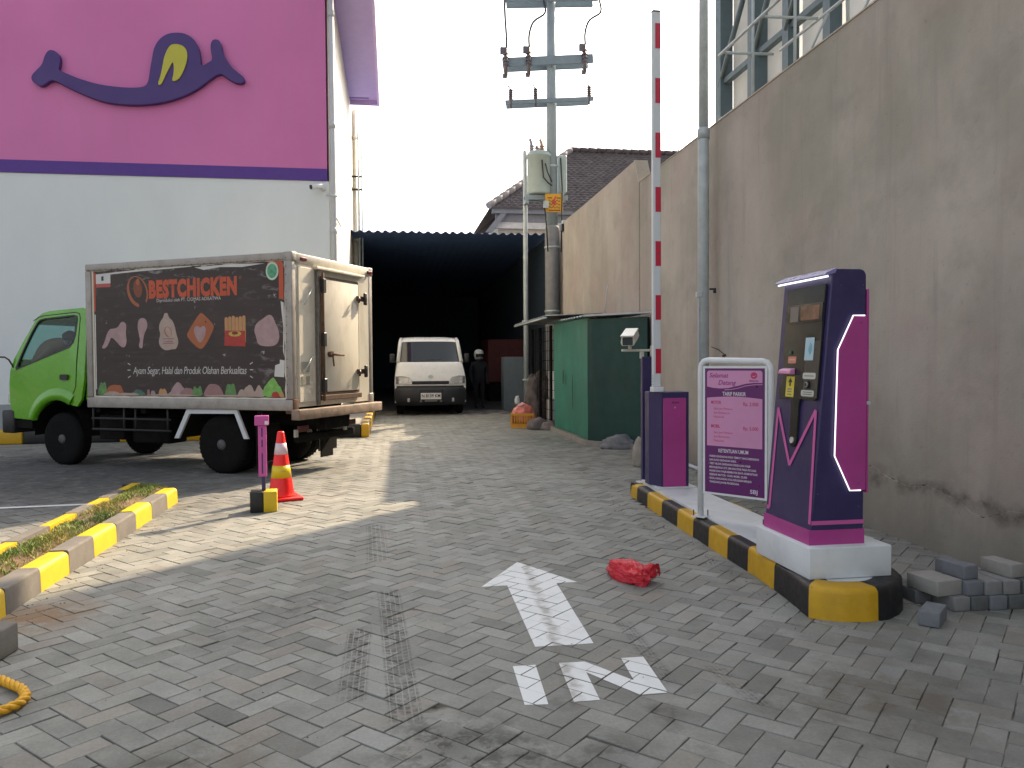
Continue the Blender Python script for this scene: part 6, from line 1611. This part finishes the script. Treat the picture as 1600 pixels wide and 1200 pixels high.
# warning plate
wp = thing('warning_plate', 'orange warning plate with red bolt and wave lines on the utility pole', 'sign', (4.69, 22.40, 5.74))
mb = MB(); mb.box(-0.26, 0.26, -0.012, 0.0, 0.0, 0.53, 0.004); mb.build('plate', M('warning orange', (0.62, 0.33, 0.02), 0.45, var=0.05), wp)
wfn2 = lambda u, v, w: (u, -w, v)
for k in range(3):
    P = [(-0.17 + 0.34 * i / 16, 0.14 + 0.095 * k + 0.022 * math.sin(i * 1.18)) for i in range(17)]
    mb = MB()
    for a, c in zip(P, P[1:]): mb.prism([(a[0], a[1] - 0.012), (c[0], c[1] - 0.012), (c[0], c[1] + 0.012), (a[0], a[1] + 0.012)], wfn2, 0.0125 + 0.0, 0.0135)
    mb.build('wave_line', M('wave brown', (0.20, 0.05, 0.03), 0.5), wp)
mb = MB(); mb.prism([(0.03, 0.46), (-0.08, 0.26), (-0.01, 0.26), (-0.05, 0.10), (0.08, 0.31), (0.01, 0.31), (0.07, 0.46)], wfn2, 0.0140, 0.0150); mb.build('bolt_mark', M('bolt red', (0.55, 0.05, 0.05), 0.5), wp)
for x0, x1, z in ((-0.19, -0.06, 0.41), (0.07, 0.19, 0.41), (-0.16, 0.18, 0.055)):
    mb = MB(); mb.prism([(x0, z - 0.018), (x1, z - 0.018), (x1, z + 0.018), (x0, z + 0.018)], wfn2, 0.0125, 0.0135); mb.build('print_line', M('wave brown', (0, 0, 0)), wp)
# floodlight on the wall end
fl = thing('wall_floodlight', 'small box floodlight at the far top end of the wall', 'lamp', (4.30, 19.3, 4.95))
mb = MB(); mb.box(-0.06, 0.06, -0.06, 0.06, -0.1, 0.0); mb.build('bracket', STEEL, fl)
mb = MB(); mb.box(-0.10, 0.10, -0.14, 0.04, -0.28, -0.101, 0.01); mb.build('housing', DARK, fl)
# thin pole
tp = thing('thin_pole', 'thin galvanised pole with small cross bars left of the utility pole', 'pole', (3.93, 22.9, 0))
mb = MB(); mb.lathe([(0.075, 0), (0.07, 3.5), (0.06, 7.5), (0.055, 7.6)], 12); mb.build('shaft', STEEL, tp)
for z in (2.62, 0.9): 
    mb = MB(); mb.tube([(-0.12, -0.05, z), (0.75, -0.05, z)], 0.03, 6); mb.build('cross_bar', STEEL, tp)
# lamp mast beside the wall
lpm = thing('lamp_mast', 'tall galvanised mast standing close to the right wall behind the tariff board', 'mast', (3.93, 9.55, 0))
mb = MB(); mb.lathe([(0.072, 0), (0.070, 4.30), (0.070, 4.31)], 16); mb.build('lower_tube', STEEL, lpm)
mb = MB(); mb.lathe([(0.078, 4.24), (0.078, 4.36), (0.062, 4.38)], 16); mb.build('joint_collar', STEEL, lpm)
mb = MB(); mb.lathe([(0.060, 4.30), (0.052, 9.0)], 16); mb.build('upper_tube', STEEL, lpm)
mb = MB(); mb.tube([(-0.072, -0.03, 0.1), (-0.072, -0.03, 2.28), (-0.072, -0.03, 2.3)], 0.012, 6); mb.box(-0.11, -0.045, -0.07, -0.01, 2.25, 2.31); mb.build('conduit', PVC, lpm)
mb = MB(); mb.tube([(0.07, -0.03, 2.35), (0.14, -0.05, 2.35)], 0.012, 6); mb.tube([(0.13, -0.05, 2.30), (0.13, -0.05, 2.36)], 0.02, 6); mb.build('peg', DARK, lpm)

# ================================================================== HOUSE BEHIND
hs_ = thing('tiled_house', 'pale house with dark tiled hip roof behind the shed', 'house', (10.5, 37.0, 0))
HW = M('house wall render', (0.46, 0.42, 0.36), 0.85, var=0.15, scale=1.5, dirt=0.3, dcol=(0.28, 0.25, 0.22), dscale=1.5)
HT = M('dark roof tile', (0.085, 0.070, 0.072), 0.75, var=0.35, scale=2.5, dirt=0.25, dcol=(0.20, 0.19, 0.19), dscale=2.2)
mb = MB(); mb.box(-5.4, 8, 0.35, 8, 0, 8.15); mb.build('wall', HW, hs_)
mb = MB(); mb.box(-5.6, 8, 0.10, 0.349, 7.75, 8.05); mb.build('cornice', M('cornice white', (0.60, 0.58, 0.55), 0.7), hs_)
mb = MB(); mb.box(-5.75, 8.2, -0.25, 0.05, 8.40, 8.62); mb.build('gutter', M('gutter grey', (0.20, 0.21, 0.23), 0.6), hs_)
mb = MB(); mb.box(-5.55, 8, 0.05, 0.34, 8.052, 8.40); mb.build('soffit', M('soffit grey', (0.22, 0.22, 0.24), 0.8), hs_)  # plain grey, shared with the barge board
for x0, x1 in ((-4.9, -3.9), (-3.2, -1.6)):
    mb = MB(); mb.box(x0, x1, 0.30, 0.345, 6.3, 7.45); mb.build('window', M('house window', (0.10, 0.10, 0.10), 0.2), hs_)
mb = MB(); mb.tube([(-0.4, -0.1, 7.9), (-0.4, -0.1, 8.4)], 0.09, 8); mb.build('downpipe', PVC, hs_)
# front roof slope as rows of overlapping tiles
mb = MB()
rows, z0r, z1r, y0r, y1r = 26, 8.62, 12.40, -0.35, 3.6
for r_ in range(rows):
    f0, f1 = r_ / rows, (r_ + 1) / rows
    xl0 = -5.9 + 4.85 * f0; xr = 8.2
    ya, yb_ = y0r + (y1r - y0r) * f0, y0r + (y1r - y0r) * f1
    za, zb = z0r + (z1r - z0r) * f0, z0r + (z1r - z0r) * f1
    nx = int((xr - xl0) / 0.30)
    for c in range(nx):
        xa = xl0 + (xr - xl0) * c / nx; xb = xl0 + (xr - xl0) * (c + 1) / nx; xm = xa * 0.55 + xb * 0.45
        j = 0.03 * noise.noise((c * 1.7, r_ * 2.1, 0))
        mb.add([(xa, ya, za + 0.05 + j), (xm, ya, za + 0.105 + j), (xb, ya, za + 0.05 + j), (xa, yb_ + 0.05, zb + 0.005), (xm, yb_ + 0.05, zb + 0.05), (xb, yb_ + 0.05, zb + 0.005), (xa, ya, za - 0.02), (xb, ya, za - 0.02)], [(0, 1, 4, 3), (1, 2, 5, 4), (6, 0, 3), (6, 7, 2, 1, 0)])
tl = mb.build('roof_tiles', HT, hs_, fix=False); tl['kind'] = 'stuff'
mb = MB(); mb.add([(-5.9, -0.35, 8.6), (-1.05, 3.6, 12.38), (-5.9, 8.5, 8.6), (8.2, 3.6, 12.38), (8.2, 8.5, 8.6), (8.2, -0.35, 8.6)], [(0, 1, 2), (1, 3, 4, 2), (0, 5, 3, 1)]); mb.build('roof_deck', HT, hs_)
RC = M('ridge cap', (0.30, 0.27, 0.27), 0.8, var=0.25, scale=3)
pts_h = [(-5.95 + 4.9 * k / 14, -0.40 + 4.0 * k / 14, 8.70 + 3.80 * k / 14) for k in range(15)]
for a, c in zip(pts_h, pts_h[1:]):
    mb = MB(); mb.tube([a, tuple(a[i] + (c[i] - a[i]) * 1.12 for i in range(3))], [0.17, 0.14], 8); mb.build('hip_tile', RC, hs_)
for k in range(22):
    x = -1.05 + k * 0.46
    mb = MB(); mb.tube([(x, 3.6, 12.50), (x + 0.5, 3.6, 12.50)], [0.16, 0.13], 8); mb.build('ridge_tile', HT, hs_)
mb = MB(); mb.tube([(-0.8, 3.6, 12.5), (-0.8, 3.6, 14.1)], 0.02, 5); mb.tube([(4.2, 2, 11.2), (4.2, 2, 12.9)], 0.03, 5); mb.build('antenna', DARK, hs_)
# rear gable strut to the left
mb = MB(); mb.prism([(-6.1, 7.5), (-5.2, 8.6), (-4.9, 8.6), (-5.75, 7.5)], lambda u, v, w: (u, w, v), -0.2, -0.1); mb.build('barge_board', M('soffit grey', (0, 0, 0)), hs_)

# ================================================================== STEEL FRAMED BUILDING BEHIND THE WALL
fb = thing('steel_frame_building', 'tall steel framed structure hung with pale sheeting behind the right wall', 'building', (6.6, 15.0, 0))
FST = M('blue grey steel section', (0.11, 0.155, 0.175), 0.55, var=0.1, metal=0.2)
TARP, t, b = new_mat('pale translucent sheeting')
ob = t.n('ShaderNodeTexCoord').outputs['Object']
nt = TARP.node_tree
nt.nodes.remove(b)
df = t.n('ShaderNodeBsdfDiffuse'); tr = t.n('ShaderNodeBsdfTranslucent'); mx = t.n('ShaderNodeMixShader')
cc_ = t.mix(t.ramp(t.noise(ob, 0.9, 5), 0.3, 0.7), (0.42, 0.44, 0.44), (0.60, 0.61, 0.60))
t.l(cc_, df.inputs[0]); t.l(cc_, tr.inputs[0])
mx.inputs[0].default_value = 0.5
t.l(df.outputs[0], mx.inputs[1]); t.l(tr.outputs[0], mx.inputs[2]); t.l(mx.outputs[0], nt.nodes['Material Output'].inputs['Surface'])
cols = [0.0, -1.45, -2.65, -3.9, -5.2, -6.6, -8.2, -10.0, -12.0, -14.0, -17.0]
HT_ = 15.0
for k, y in enumerate(cols):
    w = 0.13 if k in (0, 1) else 0.10
    mb = MB(); mb.box(-w, w, y - w, y + w, 0, HT_); mb.build('column', FST, fb)
for k, (a, c) in enumerate(zip(cols, cols[1:])):
    def tf(u, v, a=a, c=c):
        return (0.16 + 0.05 * noise.noise((u * 3 + a, v * 9, 1)), a - 0.09 + (c - a + 0.18) * u, 0.2 + (HT_ - 0.4) * v)
    mb = MB(); mb.grid(tf, 10, 50); mb.build('sheeting_panel', TARP, fb, fix=False)
    for z in (4.2, 6.9, 8.6, 10.8, 13.0):
        mb = MB(); mb.box(-0.06, 0.06, c + 0.10, a - 0.10, z, z + 0.10); mb.build('beam', FST, fb)
    for z in ((6.9, 8.6),):
        mb = MB(); mb.tube([(-0.09, a, z[0]), (-0.09, c, z[1])], 0.05, 6); mb.build('brace', FST, fb)
mb = MB(); mb.grid(lambda u, v: (5.5 * u + 0.2, 0.02, 0.2 + (HT_ - 0.4) * v), 6, 10); mb.build('end_sheeting', TARP, fb, fix=False)
mb = MB(); mb.box(-0.15, 5.8, -17, 0.1, HT_, HT_ + 0.1); mb.build('roof', FST, fb)
sc_ = thing('scaffold_rail', 'thin steel rails and braces above the right wall beside the mast', 'scaffold', (4.55, 10.4, 4.3))
for x, zz in ((0.0, (0.48, 1.38)), (0.9, (0.62, 1.5, 2.6))):
    for z in zz:
        mb = MB(); mb.tube([(x, 0.1, z), (x, -8.0, z)], 0.022, 6); mb.build('rail', STEEL, sc_)
for k in range(8):
    y = -1.15 * k
    mb = MB(); mb.tube([(0.0, y, 0.48), (0.75, y - 0.0, 0.50)], 0.02, 6); mb.build('ledger', STEEL, sc_); mb = MB(); mb.tube([(0.0, y, 1.38), (0.75, y, 1.40)], 0.02, 6); mb.build('ledger', STEEL, sc_)
    mb = MB(); mb.tube([(0.45, y, 0.15), (0.45, y, 3.4)], 0.022, 6); mb.build('standard', STEEL, sc_)
    mb = MB(); mb.tube([(0.9, y, 0.62), (0.9, y - 1.15, 1.5)], 0.016, 5); mb.build('brace', STEEL, sc_)
    mb = MB(); mb.tube([(0.0, y, 0.12), (0.0, y, 0.50)], 0.02, 5); mb.tube([(0.0, y, 0.14), (0.3, y, 0.48)], 0.016, 5); mb.build('bracket', STEEL, sc_)

# ================================================================== GRIT
gq = random.Random(17)
V, F = [], []
for k in range(420):
    q = gq.random()
    if q < 0.30: x, y = gq.gauss(2.28, 0.07), gq.uniform(3.9, 8.1)
    elif q < 0.60: x, y = gq.gauss(-2.08, 0.08), gq.uniform(3.2, 8.5)
    elif q < 0.72: x, y = gq.gauss(3.85, 0.12), gq.uniform(4.5, 9.0)
    else:
        y = gq.uniform(2.6, 10.0); x = gq.uniform(-0.5 * y, 2.2)
    s = gq.uniform(0.0015, 0.0055) * (1.5 if q < 0.6 else 1.0)
    o = len(V)
    for a in range(5):
        an = a * 1.2566 + gq.uniform(-0.3, 0.3); r = s * gq.uniform(0.7, 1.2)
        V.append((x + r * math.cos(an), y + r * math.sin(an), 0.001))
    V.append((x + gq.uniform(-.3, .3) * s, y + gq.uniform(-.3, .3) * s, 0.001 + s * gq.uniform(0.6, 1.1)))
    F += [(o + a, o + (a + 1) % 5, o + 5) for a in range(5)]
me = bpy.data.meshes.new('grit'); me.from_pydata(V, [], F); me.materials.append(M('grit', (0.13, 0.115, 0.095), 0.95, var=0.5, scale=30))
o = bpy.data.objects.new('grit', me); COL.objects.link(o)
tag(o, 'fine grit and crumbs scattered on the paving along the kerbs', 'grit', kind='stuff')
